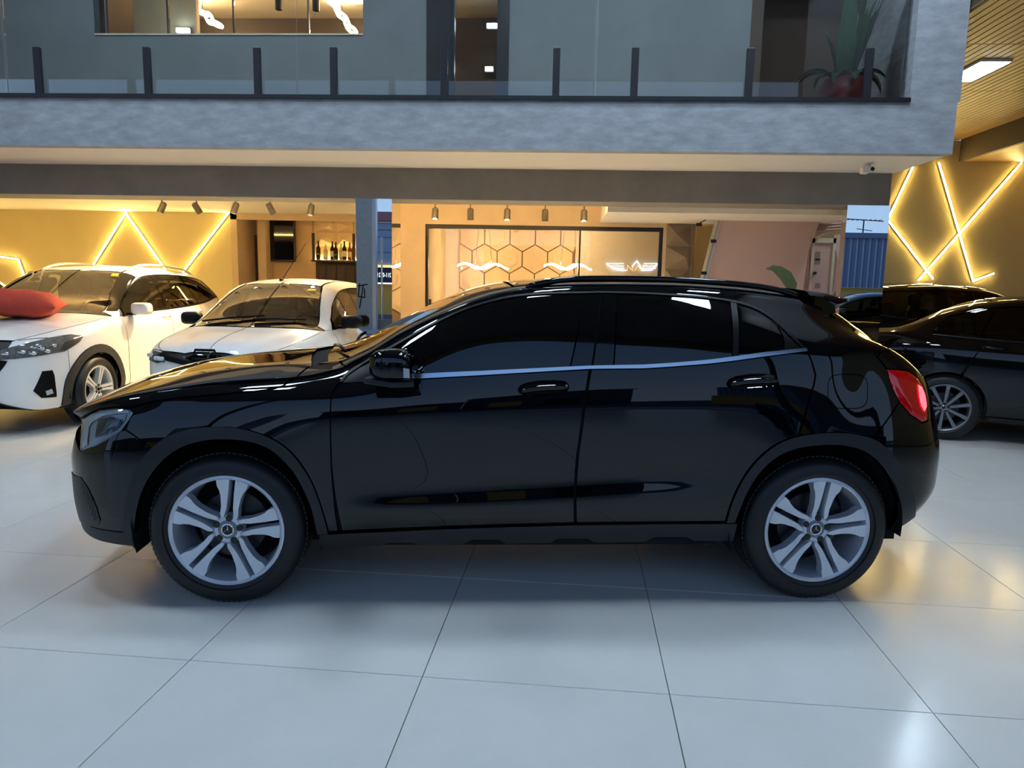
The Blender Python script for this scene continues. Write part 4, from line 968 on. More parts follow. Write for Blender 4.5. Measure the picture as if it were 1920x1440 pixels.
bl = ['dark squat bottle at the left end of the bar shelf', 'clear bottle with cream label on the bar shelf', 'tall dark bottle right of the clear one', 'plain dark bottle mid-shelf', 'short clear bottle mid-shelf', 'labelled dark bottle right of mid-shelf', 'amber bottle near the mirror column', 'amber bottle at the right end of the bar shelf']
for i, (px, h_, m_, lb) in enumerate(bt):
    t = thing('bottle', bl[i], 'bottle', (nx(px), YN-.14-.05*(i % 2), nz(487)+.003), 0, 'bottles on the bar shelf')
    MB().lathe([(0, 0), (.034, 0), (.036, .01), (.036, h_*.6), (.014, h_*.76), (.013, h_*.95), (.016, h_*.95), (.016, h_), (0, h_)], n=14).build('glass_body', m_, t, auto=50)
    if lb: MB().lathe([(.0368, h_*.18), (.0368, h_*.48)], n=14).build('paper_label', 'label_cream', t)
bc = thing('bar_counter', 'dark brown bar counter below the bottle shelf', 'counter', ((xb+xe)/2, YN-.5, 0))
MB().box(-hw_, hw_, -.2, .18, 0, 1.0).build('front_panel', 'bar_dark', bc); MB().box(-hw_-.03, hw_, -.24, .2, 1.0, 1.04).build('counter_top', 'black_metal', bc)
bpn = sbox('wall_bar_dark', 'bar_dark', 'dark panelling behind the bar counter', xb, xe, YN-.02, YN, .0, nz(489))
for i in range(9):
    x = xb+.05+i*.16
    if x > xe-.08: break
    q = [(x, YN-.021, .9), (x+.14, YN-.021, .9), (x+.14, YN-.021, nz(492)), (x, YN-.021, nz(492)), (x+(.1 if i % 2 else .04), YN-.055, (nz(492)+.9)/2)]
    MB().add(q, [(0, 1, 4), (1, 2, 4), (2, 3, 4), (3, 0, 4)]).build('relief_tile', 'bar_dark', bpn)

# ------------------------------------------------------------------ glass office
def ox(px, Y=YO, py=500): return aty(px, py, Y)[0]
def oz(py, Y=YO, px=1000): return aty(px, py, Y)[2]
xo0, xo1 = ox(797), ox(1241); zo = oz(423)
sbox('wall_office_left', 'texture_beige', 'beige textured wall left of the glass office', ox(743), xo0, YO, YO+.12, 0, ZC)
sbox('wall_office_top', 'texture_beige', 'beige textured header above the glass office', xo0, xo1, YO, YO+.12, zo, ZC)
sbox('wall_office_right', 'texture_beige', 'beige wall strip right of the glass office', xo1, ox(1247), YO, YO+.12, 0, ZC)
wf = sbox('window_2', 'black_metal', 'black framed glass front of the office', xo0, xo1, YO+.02, YO+.08, zo-.05, zo, 'window')
for px, w_ in ((799, .02), (1086, .01), (1238, .025)): MB().box(ox(px)-w_, ox(px)+w_, YO+.02, YO+.08, 0, zo-.05).build('window_mullion', 'black_metal', wf)
for a, b in ((801, 865), (865, 1085), (1088, 1236)): MB().box(ox(a)+.004, ox(b)-.004, YO+.045, YO+.055, 0, zo-.05).build('window_pane', 'clear_glass', wf)
MB().box(ox(800)+.03, ox(802)+.045, YO-.01, YO+.02, 1.0, 1.25).build('door_pull', 'black_metal', wf)
YI = 10.7
sbox('wall_office_rear', 'paint_cream', 'warm cream rear wall of the glass office', ox(780, YI), ox(1300, YI), YI, YI+.1, 0, ZC)
sbox('wall_office_side', 'texture_beige', 'left side wall of the glass office', xo0-.1, xo0, YO+.12, YI, 0, ZC)
mat('hex_joint', (120, 92, 60), rough=.8)
hexw = sbox('wall_office_relief', 'hex_joint', 'rear office wall clad with hexagon relief tiles', ox(862, YI), ox(1078, YI), YI-.02, YI, 0, oz(430, YI))
hx0, hx1 = ox(862, YI), ox(1078, YI); hz1 = oz(432, YI); R6 = .215
mat('hex_tile', (196, 168, 128), rough=.55, noise=.05)
r_ = 0; zc_ = hz1-.1
while zc_ > .9:
    xx = hx0+(0 if r_ % 2 else R6*.87)
    while xx < hx1+.1:
        for rr_, dp in ((R6*.955, .022), (R6*.58, .045)):
            P = [(min(max(xx+rr_*math.sin(k*PI/3), hx0), hx1), YI-.02, min(max(zc_+rr_*math.cos(k*PI/3), .6), hz1)) for k in range(6)]
            if max(p[0] for p in P)-min(p[0] for p in P) > .12 and max(p[2] for p in P)-min(p[2] for p in P) > .1:
                MB().prism(P, (0, -dp, 0)).build('hexagon_tile', 'hex_tile', hexw)
        # two raised chevron bars
        for sg in (1,):
            a = np.array([xx-R6*.55, YI-.067, zc_+.04]); b = np.array([xx-R6*.1, YI-.067, zc_-.15]);
            if hx0+.05 < a[0] and b[0] < hx1-.05 and b[2] > .7 and a[2] < hz1:
                n_ = np.array([.02, 0, .03]); MB().prism([a, b, b+n_, a+n_], (0, -.012, 0)).build('relief_bar', 'hex_tile', hexw)
        xx += R6*1.74
    zc_ -= R6*1.5; r_ += 1
# wavy chandeliers
def wave_lamp(px0, px1, py, Y, label):
    a, b = aty(px0, py, Y), aty(px1, py, Y); c0 = (a+b)/2; L = b[0]-a[0]; t = thing('wave_chandelier', label, 'lamp', c0, 0, 'wavy office chandeliers')
    for k in range(3):
        mb = MB(); n = 26; x0 = -L/2+L*(.18*k); x1 = x0+L*.62
        for i in range(n+1):
            u = i/n; x = x0+(x1-x0)*u; z = .035*math.sin(2*PI*u*1.2+k*1.6); w_ = .028*(.5+.5*math.sin(PI*u))
            for yy, dz in ((-w_, .01), (w_, .01), (w_, -.012), (-w_, -.012)): mb.v.append((x, yy+k*.05, z+dz))
        for i in range(n):
            for j in range(4): mb.f.append((i*4+j, i*4+(j+1) % 4, i*4+4+(j+1) % 4, i*4+4+j))
        mb.f += [(0, 1, 2, 3), (n*4+3, n*4+2, n*4+1, n*4)]
        mb.build('wave_blade', 'led_white', t, smooth=True)
    for sg in (-1, 1): MB().tube([(sg*L*.16, 0, .03), (sg*L*.07, 0, ZC-c0[2])], .003, 4).build('cable', 'satin_chrome', t)
wave_lamp(858, 955, 499, 10.0, 'wavy white led chandelier at the left in the office')
wave_lamp(1020, 1112, 500, 10.0, 'wavy white led chandelier at the right in the office')
# neon logo on the office wall
emat('neon_white', (205, 225, 255), 3.2)
emat('neon_gold', (255, 190, 110), 1.0)
lg = thing('neon_logo', 'white neon winged letter logo on the cream office wall', 'sign', aty(1188, 498, YI-.03))
cx0 = aty(1188, 498, YI-.03)
def lp(px, py): return tuple(aty(px, py, YI-.03)-cx0)
def seg(pts, m_, w=.008): MB().tube([lp(*p) for p in pts], w, 6).build('neon_tube', m_, lg, smooth=True)
for dy in (0, 5, 9): seg([(1137+dy*1.2, 494+dy), (1170, 494+dy)], 'neon_white', .0035); seg([(1207, 494+dy), (1234-dy*.5, 494+dy)], 'neon_white', .0035)
seg([(1137, 494), (1150, 504), (1166, 507), (1174, 507)], 'neon_white'); seg([(1234, 494), (1222, 506), (1207, 507)], 'neon_white')
seg([(1176, 508), (1176, 497), (1187, 508), (1187, 497)], 'neon_gold', .009); seg([(1185, 500), (1194, 489), (1206, 508)], 'neon_white', .009); seg([(1190, 508), (1196, 498), (1203, 508)], 'neon_gold', .007)
seg([(1206, 508), (1206, 497), (1214, 497)], 'neon_gold', .008)
# dropped ceiling, faceted pier, stair wall, service door
sbox('ceiling_drop', 'paint_white', 'lowered white ceiling box right of the ceiling spots', ox(1122), XR-.05, YB+.43, YO, oz(418, YO, 1180), ZC, 'ceiling')
mat('facet_grey', (128, 112, 92), rough=.7, noise=.06)
fp = sbox('wall_facet', 'facet_grey', 'grey faceted relief pier beside the office front', ox(1247), ox(1300), YO-.0, YO+.1, 0, ZC)
fx0, fx1 = ox(1247), ox(1292); k = 0; z = 0.
while z < 2.2:
    q = [(fx0, YO-.002, z), (fx1, YO-.002, z), (fx1, YO-.002, z+.28), (fx0, YO-.002, z+.28), (fx0+(.12 if k % 2 else .26)*(fx1-fx0)/.33, YO-.10, z+.14)]
    MB().add(q, [(0, 1, 4), (1, 2, 4), (2, 3, 4), (3, 0, 4)]).build('facet_tile', 'facet_grey', fp); z += .28; k += 1
YS = 8.5
def spoly(pts, Y): return [aty(x, y, Y) for x, y in pts]
sw = MB().prism(spoly([(1357, 396), (1548, 388), (1516, 470), (1506, 540), (1500, 780), (1262, 780)], YS), (0, .12, 0)).build('wall_stair', 'paint_pink'); struct(sw, 'pale pink slanted wall under the staircase', 'wall')
se = MB().prism(spoly([(1351, 396), (1357, 396), (1262, 780), (1254, 780)], YS-.01), (0, .2, 0)).build('trim_4', 'paint_white'); struct(se, 'white slanted edge of the stair wall', 'trim')
# tempered glass door leaf hung from the slanted edge, with black clamps
gd = thing('glass_door', 'small frameless glass leaf with black clamps at the slanted wall', 'glass door', aty(1330, 470, YS))
g0 = aty(1330, 470, YS)
MB().prism([p-g0 for p in spoly([(1310, 418), (1355, 396), (1322, 520), (1290, 640), (1288, 560)], YS-.04)], (0, .01, 0)).build('glass_leaf', 'clear_glass', gd)
for x, y in ((1311, 421), (1338, 452), (1320, 512)): q = aty(x, y, YS-.05)-g0; MB().box(q[0]-.03, q[0]+.03, q[1]-.01, q[1]+.03, q[2]-.018, q[2]+.018).build('clamp', 'black_metal', gd)
a_, b_ = aty(1310, 419, YS-.05)-g0, aty(1356, 396, YS-.05)-g0
MB().tube([a_, b_], .006, 6).build('top_rail', 'black_metal', gd)
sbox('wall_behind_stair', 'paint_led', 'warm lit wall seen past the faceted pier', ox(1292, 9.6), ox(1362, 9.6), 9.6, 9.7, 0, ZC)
YD = 8.75
def dx_(px): return aty(px, 480, YD)[0]
sbox('wall_service', 'paint_pink', 'pale pink wall around the service door', dx_(1490), cr0+.14, YD, YD+.1, 0, ZC)
d3 = sbox('door_3', 'paint_pink', 'pale flush service door with small notices', dx_(1523), dx_(1557), YD-.04, YD-.002, 0, aty(1540, 455, YD)[2], 'door')
mat('notice', (150, 128, 118), rough=.7)
zt3 = aty(1540, 447, YD)[2]
for a, b, z0, z1 in ((1518, 1523, 0, zt3), (1557, 1562, 0, zt3), (1518, 1562, zt3-.055, zt3)): MB().box(dx_(a), dx_(b), YD-.06, YD-.002, z0, z1).build('door_frame', 'paint_cream', d3)
for py, w_, h_ in ((480, .03, .05), (490, .03, .03), (536, .03, .03)): q = aty(1533, py, YD-.042); MB().box(q[0]-w_, q[0]+w_, YD-.044, YD-.041, q[2]-h_, q[2]+h_).build('notice', 'notice', d3)
q = aty(1522, 512, YD-.05); MB().lathe([(0, -.05), (.018, -.05), (.018, 0), (0, 0)], c=(dx_(1526), YD-.04, q[2]), axis='y', n=12).build('door_knob', 'black_metal', d3)
# triangular louvred relief pieces around the door
lv = thing('louvre_panel', 'triangular louvred wall panel above the service door', 'panel', aty(1545, 420, YD)); l0 = aty(1545, 420, YD)
P = [p-l0 for p in spoly([(1518, 444), (1543, 392), (1582, 384), (1580, 430), (1562, 436), (1544, 440)], YD-.012)]
MB().prism(P, (0, .01, 0)).build('backing', 'paint_pink', lv)
for k in range(9):
    f = k/9; y = 390+f*48; xa = 1545-f*24; xb_ = 1580
    a, b = aty(xa, y+1, YD-.03)-l0, aty(xb_, y-3, YD-.03)-l0
    MB().prism([a, b, b+[0, .016, .012], a+[0, .016, .012]], (0, -.004, .004)).build('slat', 'paint_pink', lv)
lv2 = thing('relief_wedge', 'pale triangular wedge panel right of the service door', 'panel', aty(1570, 480, YD)); l1 = aty(1570, 480, YD)
q = [p-l1 for p in spoly([(1563, 442), (1580, 438), (1577, 530), (1558, 560), (1562, 470)], YD-.004)]; c_ = np.mean(q, 0)+[0, -.05, 0]
MB().add(q+[c_], [(i, (i+1) % 5, 5) for i in range(5)]).build('wedge', 'paint_pink', lv2)
lv3 = thing('relief_wedge', 'pale louvred wedge panel left of the service door', 'panel', aty(1510, 520, YD)); l2 = aty(1510, 520, YD)
q = [p-l2 for p in spoly([(1516, 452), (1522, 452), (1521, 560), (1496, 556), (1508, 500)], YD-.004)]; c_ = np.mean(q, 0)+[0, -.05, 0]
MB().add(q+[c_], [(i, (i+1) % 5, 5) for i in range(5)]).build('wedge', 'paint_pink', lv3)
# plant hidden behind the crossover: one leaf shows over its roof
pl2 = thing('floor_plant', 'large single leaf of a floor plant showing over the crossover roof', 'plant', (aty(1490, 530, 7.0)[0], 7.0, 0)); b0 = aty(1490, 530, 7.0)
mat('leaf_olive', (92, 98, 58), rough=.4, noise=.2)
MB().lathe([(0, 0), (.13, 0), (.16, .3), (.14, .3), (.13, .25), (0, .25)], n=20).build('pot', 'pot_red', pl2, auto=40)
tipl = [aty(x, y, 7.0)-np.array([b0[0], 7.0, 0]) for x, y in ((1488, 560), (1484, 535), (1474, 518), (1460, 507), (1448, 502), (1436, 504))]
mb = MB(); ww = [.012, .055, .06, .045, .025, .004]
for i, p in enumerate(tipl):
    d = tipl[min(i+1, 5)]-tipl[max(i-1, 0)]; n_ = np.array([d[2], 0, -d[0]]); n_ /= np.linalg.norm(n_)
    mb.v += [tuple(p-n_*ww[i]), tuple(p+[0, -.012, 0]), tuple(p+n_*ww[i])]
for i in range(5):
    for k in (0, 1): mb.f.append((i*3+k, i*3+k+1, i*3+k+4, i*3+k+3))
mb.build('leaf', 'leaf_olive', pl2, smooth=True)
MB().tube([(0, 0, .2), (.0, 0, .8), tipl[0]], .01, 6).build('stalk', 'leaf_olive', pl2)
for az in (.6, 2.0, 3.4, 5.0): leaf(pl2, (0, 0, .25), az, .9, .10, 1.35, .5, m='leaf_olive')
# security camera under the soffit
sc = thing('security_camera', 'small white bullet security camera under the soffit', 'camera', (aty(1630, 305, 6.75)[0], 6.75, ZS)); mat('cam_white', (225, 215, 208), rough=.4)
MB().lathe([(0, 0), (.04, 0), (.04, -.014), (0, -.014)], n=16).build('base', 'cam_white', sc); MB().tube([(0, 0, -.01), (0, -.01, -.045)], .012, 8).build('arm', 'cam_white', sc)
MB().box(-.07, -.005, -.045, .03, -.095, -.03).build('body', 'cam_white', sc, bevel=.01); MB().lathe([(0, -.002), (.02, -.002), (.026, .004), (.026, .05), (0, .05)], c=(.01, -.05, -.06), axis='y', n=18).build('lens_barrel', 'cam_white', sc, auto=40); MB().lathe([(0, -.006), (.017, -.006), (.017, -.001)], c=(.01, -.05, -.06), axis='y', n=18).build('lens', 'gloss_black', sc)
# ------------------------------------------------------------------ other cars: common builder
def car_rows(p):
    f = lambda k, s: float(pchip([a for a, _ in p[k]], [b for _, b in p[k]], np.array([s]))[0])
    ss = sorted(set([a for k in ('plan', 'zb', 'yb', 'zd', 'yd', 'zc', 'z0') for a, _ in p[k]])); rows = []
    fr = p.get('fr', [0, .16, .34, .53, .72, .88]); yf = p.get('yf', [.93, .985, .99, 1., 1.0, .985])
    for a, b in zip(fr, yf):
        rows.append([(s, f('plan', s)*b, f('z0', s)+(f('zb', s)-f('z0', s))*a) for s in ss])
    rows.append([(s, f('yb', s), f('zb', s)) for s in ss])
    rows.append([(s, .5*(f('yb', s)+f('yd', s))+.02*f('yb', s), .5*(f('zb', s)+f('zd', s))) for s in ss])
    rows.append([(s, f('yd', s), f('zd', s)) for s in ss])
    rows.append([(s, f('yd', s)*.74, f('zd', s)+(f('zc', s)-f('zd', s))*.72) for s in ss])
    rows.append([(s, 0, f('zc', s)) for s in ss])
    return rows
def arc(xw, zw, R, a0, a1, n=16): return [('sz', xw+R*math.cos(a), zw+R*math.sin(a)) for a in np.linspace(a0, a1, n)]
def std_car(root, p, o, yaw, side, K, style, glass='car_glass', glass_side=None, clad=None, step=.045, mt='alloy', far=True):
    S = Surf(car_rows(p), o, yaw, side, ns=320, sub=12, sig_s=.035, sig_t=.35); C = Car(S, root)
    xf, xr, zw, Ra, R, rim = p['xf'], p['xr'], p['R'], p['Ra'], p['R'], p['rim']
    sA, sB, sC, sQ = p['sA'], p['sB'], p['sC'], p['sQ']; cow, rf, rr_, tg = p['cowl'], p['rf'], p['rr'], p['tg']; s0, s1 = p['z0'][0][0], p['z0'][-1][0]
    gs = glass_side or glass; zb = p['sill']; b = p.get('bump_f', xf-Ra-.02); c = p.get('bump_r', xr+Ra+.02)
    t_ = lambda s, t: ('st', s, t)
    # angles where the arch meets the sill
    as_ = math.asin(max(-.95, (zb-zw)/Ra))
    C.panel('hood', [t_(p['hf'], 6.35), t_(xf-.3, 6.25), t_(xf+.1, 6.25), t_(cow+.08, 6.5), t_(cow+.02, 8), t_(cow-.06, 9), t_(cow-.1, 10), t_(p['hf']-.06, 10), t_(p['hf']-.05, 8)], K, both='join', step=step)
    C.panel('fender', [t_(b, 5.3), t_(p['hf'], 6.3), t_(xf-.3, 6.22), t_(xf+.1, 6.22), t_(cow+.08, 6.45), t_(sA, 6.05), ('sz', sA+.02, .7), ('sz', sA+.05, zb)]+arc(xf, zw, Ra, as_, PI*.98), K, step=step)
    C.panel('front_bumper', [t_(s0+.002, 5.4), t_(p['hf']-.07, 5.4), t_(p['hf']-.01, 6.25), t_(b, 5.25)]+arc(xf, zw, Ra, PI*.985, PI-as_, 6)+[t_(xf-Ra-.08, .05), t_(s0+.1, .05), t_(s0+.002, .05)], K, both='join', step=step)
    C.panel('grille', [t_(s0+.002, 5.45), t_(p['hf']-.08, 5.45), t_(p['hf']-.07, 6.9), t_(p['hf']-.07, 9.9), t_(s0+.002, 9.9)], 'gloss_black', both='join', lift=-.004, step=step)
    C.panel('front_door', [t_(sA, 6.0), t_(sB, 6.0), ('sz', sB, zb), ('sz', sA+.055, zb), ('sz', sA+.025, .7)], K, step=step)
    dr = [t_(sB+.004, 6.0), t_(sC, 6.0), ('sz', sC+.03, .9)]+[q for q in arc(xr, zw, Ra, PI*.62, PI-as_, 8)]+[('sz', sB+.004, zb)]
    C.panel('rear_door', dr, K, step=step)
    C.panel('side_frame', [t_(sA, 6.03), t_(cow+.1, 6.5), t_(cow+.12, 8.25), t_((cow+rf)/2, 8.6), t_(rf, 8.9), t_(.4, 8.9), t_(rr_, 8.9), t_((rr_+tg)/2, 8.7), t_(tg, 8.3), t_(tg, 7.5), t_(c+.1, 5.2), t_(c, 4.5)]+arc(xr, zw, Ra, .02, PI*.6, 10)+[('sz', sC+.034, .9), t_(sC+.004, 6.0), t_(sQ, 6.05), t_(sQ-.02, 7.0), t_(sQ-.16, 7.95), t_(sB, 8.0), t_(sA+.75, 8.0), t_(sA+.5, 7.95), t_(sA+.25, 7.9), t_(sA+.08, 7.5)], K, step=step)
    C.panel('front_window', [t_(sA+.10, 6.06), t_(sA+.12, 7.4), t_(sA+.3, 7.85), t_(sA+.6, 7.93), t_(sB-.03, 7.95), t_(sB-.02, 6.06)], gs, lift=-.004, step=step)
    C.panel('pillar_cover', [t_(sB-.03, 7.95), t_(sB+.06, 7.95), t_(sB+.06, 6.05), t_(sB-.02, 6.05)], 'gloss_black', step=step, lift=-.002)
    C.panel('rear_window_side', [t_(sB+.06, 7.95), t_(sC-.12, 7.95), t_(sC+.02, 6.06), t_(sB+.06, 6.06)], gs, lift=-.004, step=step)
    C.panel('quarter_window', [t_(sC-.10, 7.95), t_(sQ-.18, 7.9), t_(sQ-.04, 7.0), t_(sQ-.02, 6.1), t_(sC+.04, 6.06)], gs, lift=-.004, step=step)
    C.panel('windshield', [t_(cow+.13, 6.55), t_(cow+.13, 8.3), t_((cow+rf)/2, 8.65), t_(rf, 8.95), t_(rf-.04, 10), t_(cow-.06, 10), t_(cow-.02, 9), t_(cow+.05, 8)], glass, both='join', lift=-.004, step=step)
    C.panel('roof_panel', [t_(rf+.005, 8.95), t_(.4, 8.95), t_(rr_, 8.95), t_(rr_+.02, 10), t_(rf-.03, 10)], K, both='join', step=step)
    C.panel('rear_window', [t_(rr_+.01, 8.95), t_((rr_+tg)/2, 8.72), t_(tg, 8.3), t_(tg+.02, 10), t_(rr_+.03, 10)], gs, both='join', lift=-.004, step=step)
    C.panel('tailgate', [t_(tg, 8.25), t_(tg, 7.5), t_(c+.1, 5.2), t_(s1-.06, 4.6), t_(s1-.002, 4.6), t_(s1-.002, 10), t_(tg+.03, 10)], K, both='join', step=step)
    C.panel('rear_bumper', [t_(c, 4.45), t_(c+.1, 5.15), t_(s1-.06, 4.55), t_(s1-.002, 4.55), t_(s1-.002, .05), t_(s1-.1, .05), t_(xr+Ra+.06, .05)]+arc(xr, zw, Ra, as_, .01, 6), K, both='join', step=step)
    C.panel('sill', [('sz', sA+.05, zb-.005), ('sz', xr-Ra*math.cos(as_)+.0, zb-.005), ('sz', xr-Ra*math.cos(as_)-.02, zb-.09), ('sz', sA+.1, zb-.09)], clad or K, lift=.006, step=step)
    C.strip('window_trim', [t_(s, 6.08) for s in np.linspace(sA+.05, sQ, 12)], [t_(s, 5.94) for s in np.linspace(sA+.05, sQ, 12)], 'trim_black', lift=.004, step=step)
    if clad:
        for xw in (xf, xr):
            C.strip('arch_cladding', arc(xw, zw, Ra+.075, as_-.1, PI-as_+.1, 22), arc(xw, zw, Ra-.005, as_-.15, PI-as_+.15, 22), clad, lift=.012, depth=.03, step=step)
    C.panel('cowl', [t_(cow+.13, 6.5), t_(cow+.02, 8), t_(cow-.06, 9), t_(cow-.1, 10), t_(cow+.0, 10), t_(cow+.03, 9), t_(cow+.1, 8.2)], 'inner_black', both='join', lift=-.02, step=step)
    Wd = max(b_ for _, b_ in p['plan'])
    for x in (xf, xr):
        for sg in (-1, 1): wheel(root, x, sg*(Wd-.01), sg, R, rim, .205, style, mt)
        liner(root, x, zw, Ra+.02, .42, Wd-.05, zb)
    MB().box(s0+.4, s1-.4, -.55, .55, .19, .25).build('floor_pan', 'inner_black', root)
    holes = [[t_(sA+.06, 6.0), t_(sA+.06, 7.6), t_(sA+.3, 8), t_(sB, 8), t_(sQ-.18, 8), t_(sQ, 6.0)], [t_(cow+.10, 8.25), t_((cow+rf)/2, 8.6), t_(rf, 8.9), t_(rf, 10.2), t_(cow-.04, 10.2), t_(cow, 9)], [t_(rr_, 8.9), t_(tg, 8.3), t_(tg, 10.2), t_(rr_, 10.2)]]
    C.shell(holes, [(xf, zw), (xr, zw)], wr=Ra+.01, m=p.get('lining', 'inner_grey'))
    interior(root, sA+.52, sC-.25, .60, zb, p.get('seat', .52), -1)
    for sg in (1, -1):                          # door mirrors
        q = S.ev(np.array(S.pts([t_(sA+.20, 6.1)])))[0][0]
        m_ = blob('door_mirror', (.15, .20, .13), p.get('mir', K), root, (q[0], sg*(q[1]+.13), q[2]+.055), (0, 0, sg*.12), bev=.045)
        blob('mirror_foot', (.08, .10, .03), 'trim_black', root, (q[0], sg*(q[1]+.03), q[2]-.0), bev=.01)
        for s_ in (sB-.10, sC-.10):
            P = [S.ev(np.array(S.pts([t_(s_+d, 5.35)])))[0][0]*[1, sg, 1]+[0, sg*.022, 0] for d in (-.09, -.05, 0, .05, .09)]
            P[0] -= [0, sg*.02, 0]; P[-1] -= [0, sg*.02, 0]; MB().tube(P, .011, 8).build('door_handle', p.get('hnd', K), root, smooth=True)
    return S, C
def plan_of(s0, s1, W, nf, nr):
    return [(s0, 0), (s0+.008, W*.25), (s0+.03, W*.45), (s0+.08, W*.63), (s0+.18, W*.79), (s0+nf*.7, W*.91), (s0+nf, W*.97), (s0+nf+.3, W), (s1-nr-.3, W), (s1-nr, W*.97), (s1-nr*.6, W*.90), (s1-.12, W*.74), (s1-.05, W*.55), (s1-.015, W*.3), (s1, 0)]
mat('lamp_smoke', (96, 96, 94), rough=.12, noise=.5, nscale=40)
# white compact suv --------------------------------------------------
kp = dict(plan=plan_of(-2.15, 2.14, .88, .55, .5), z0=[(-2.15, .42), (-2.1, .30), (-1.9, .22), (1.9, .26), (2.1, .36), (2.14, .48)],
  zb=[(-2.15, .72), (-2.08, .82), (-1.85, .90), (-1.4, .975), (-.9, 1.03), (-.5, 1.055), (.5, 1.085), (1.2, 1.13), (1.7, 1.2), (1.95, 1.05), (2.14, .68)],
  yb=[(-2.15, 0), (-2.13, .26), (-2.06, .48), (-1.9, .66), (-1.6, .76), (-1.2, .80), (0, .825), (1.2, .81), (1.7, .76), (2.0, .62), (2.1, .4), (2.14, 0)],
  zd=[(-2.15, .73), (-2.05, .87), (-1.6, .99), (-1.1, 1.045), (-.85, 1.075), (-.6, 1.22), (-.3, 1.385), (0, 1.475), (.5, 1.505), (1.2, 1.48), (1.6, 1.42), (1.85, 1.3), (2.0, 1.1), (2.14, .69)],
  yd=[(-2.15, 0), (-2.1, .2), (-1.9, .38), (-1.5, .48), (-1.1, .58), (-.85, .73), (-.6, .705), (-.3, .67), (0, .64), (.5, .625), (1.2, .61), (1.6, .59), (1.9, .5), (2.08, .25), (2.14, 0)],
  zc=[(-2.15, .74), (-2.1, .86), (-2.0, .94), (-1.6, 1.01), (-1.1, 1.075), (-.95, 1.11), (-.7, 1.25), (-.4, 1.41), (-.15, 1.525), (.1, 1.57), (.6, 1.59), (1.2, 1.57), (1.6, 1.52), (1.85, 1.42), (2.0, 1.15), (2.08, .95), (2.14, .7)],
  xf=-1.31, xr=1.31, R=.335, rim=.235, Ra=.375, sA=-.80, sB=.20, sC=1.02, sQ=1.72, cowl=-1.0, rf=-.12, rr=1.72, tg=1.98, hf=-2.0, sill=.30, seat=.58, lining='inner_grey', hnd='car_white')
KO, KY = np.array([-5.43, 8.05, 0]), 1.606
suv = thing('white_suv', 'white compact suv with red cushions on its hood, at the left', 'car', KO, KY)
S2, C2 = std_car(suv, kp, KO, KY, -1, 'car_white', lambda r: spokes_split(r, 5), glass='car_glass', glass_side='car_glass_dark', clad='clad_grey')
C2.panel('headlight', [(-20, 661), (0, 657), (44, 645), (89, 634), (133, 627), (156, 630), (150, 640), (121, 659), (109, 661), (70, 668), (27, 673), (-10, 676)], 'lamp_smoke', lift=.004, gap=0, depth=.01, step=.03)
for px_, py_ in ((10, 663), (40, 660), (75, 654), (98, 648), (86, 658), (60, 662)):
    q, n_ = C2.on((px_, py_), .004); o = blob('lamp_cell', (.04, .075, .035), 'chrome', suv, tuple(q), bev=.018)
C2.panel('indicator_lens', [(112, 656), (121, 641), (150, 634), (148, 640), (121, 658)], 'clad_grey', lift=.006, gap=0, step=.03)
C2.panel('fog_vent', [(79, 696), (98, 694), (102, 704), (106, 744), (77, 746), (62, 733)], 'trim_black', lift=.004, gap=0, depth=.01, step=.03)
C2.panel('fog_lamp', [(84, 733), (96, 729), (99, 737), (87, 741)], 'lamp_silver', lift=.012, gap=0, depth=.01, step=.03)
C2.panel('lower_lip', [(-30, 750), (0, 756), (40, 765), (62, 769), (110, 766), (139, 758), (138, 766), (110, 773), (30, 779), (-30, 776)], 'clad_grey', lift=.010, gap=0, step=.04)
C2.panel('grille_mesh', [(-60, 672), (-20, 678), (0, 676), (14, 677), (0, 697), (-40, 720)], 'trim_black', lift=.006, gap=0, step=.04)
for sg in (1, -1):
    P, _ = S2.ev(np.array([(s, 8.85) for s in np.linspace(-.05, 1.7, 14)])); n = len(P)
    MB().tube([p*np.array([1, sg, 1])+np.array([0, 0, .04*math.sin(PI/2*min(1, 5*min(i, n-1-i)/n))]) for i, p in enumerate(P)], .016, 8).build('roof_rail', 'car_white', suv, smooth=True)
C2.panel('windshield_pillar', [('st', a, b) for a, b in ((-.84, 8.2), (-.72, 8.42), (-.56, 8.63), (-.34, 8.8), (-.14, 8.9), (-.13, 8.1), (-.3, 7.97), (-.5, 7.9), (-.62, 7.75), (-.69, 7.45), (-.76, 7.3))], 'gloss_black', lift=.004, gap=0, step=.025)
C2.panel('rear_pillar_black', [('st', 1.74, 6.1), ('st', 1.70, 7.0), ('st', 1.60, 8.0), ('st', 1.72, 8.5), ('st', 1.9, 8.0), ('st', 1.93, 7.0)], 'gloss_black', lift=.003, gap=0)
# numbers and sticker on the windshield
def text_mesh(name, body, size, m, parent, loc, rot, ext=.002):
    cu = bpy.data.curves.new(name, 'FONT'); cu.body = body; cu.size = size; cu.extrude = ext; cu.align_x = 'CENTER'; cu.align_y = 'CENTER'
    tmp = bpy.data.objects.new(name+'_tmp', cu); COL.objects.link(tmp); dg = bpy.context.evaluated_depsgraph_get(); dg.update()
    me = bpy.data.meshes.new_from_object(tmp.evaluated_get(dg)); bpy.data.objects.remove(tmp, do_unlink=True)
    o = link(name, me, m, parent); o.location = loc; o.rotation_euler = rot; return o
mat('sticker_yellow', (236, 196, 60), rough=.5); mat('sticker_white', (226, 214, 170), rough=.5)
P, N_ = S2.ev(np.array([(-.25, 8.98), (-.3, 9.75)]))
q = P[0]*[1, -1, 1]+[-.012, 0, .008]; blob('sticker', (.05, .07, .012), 'sticker_yellow', suv, tuple(q), (0, -.55, 0), bev=.002)
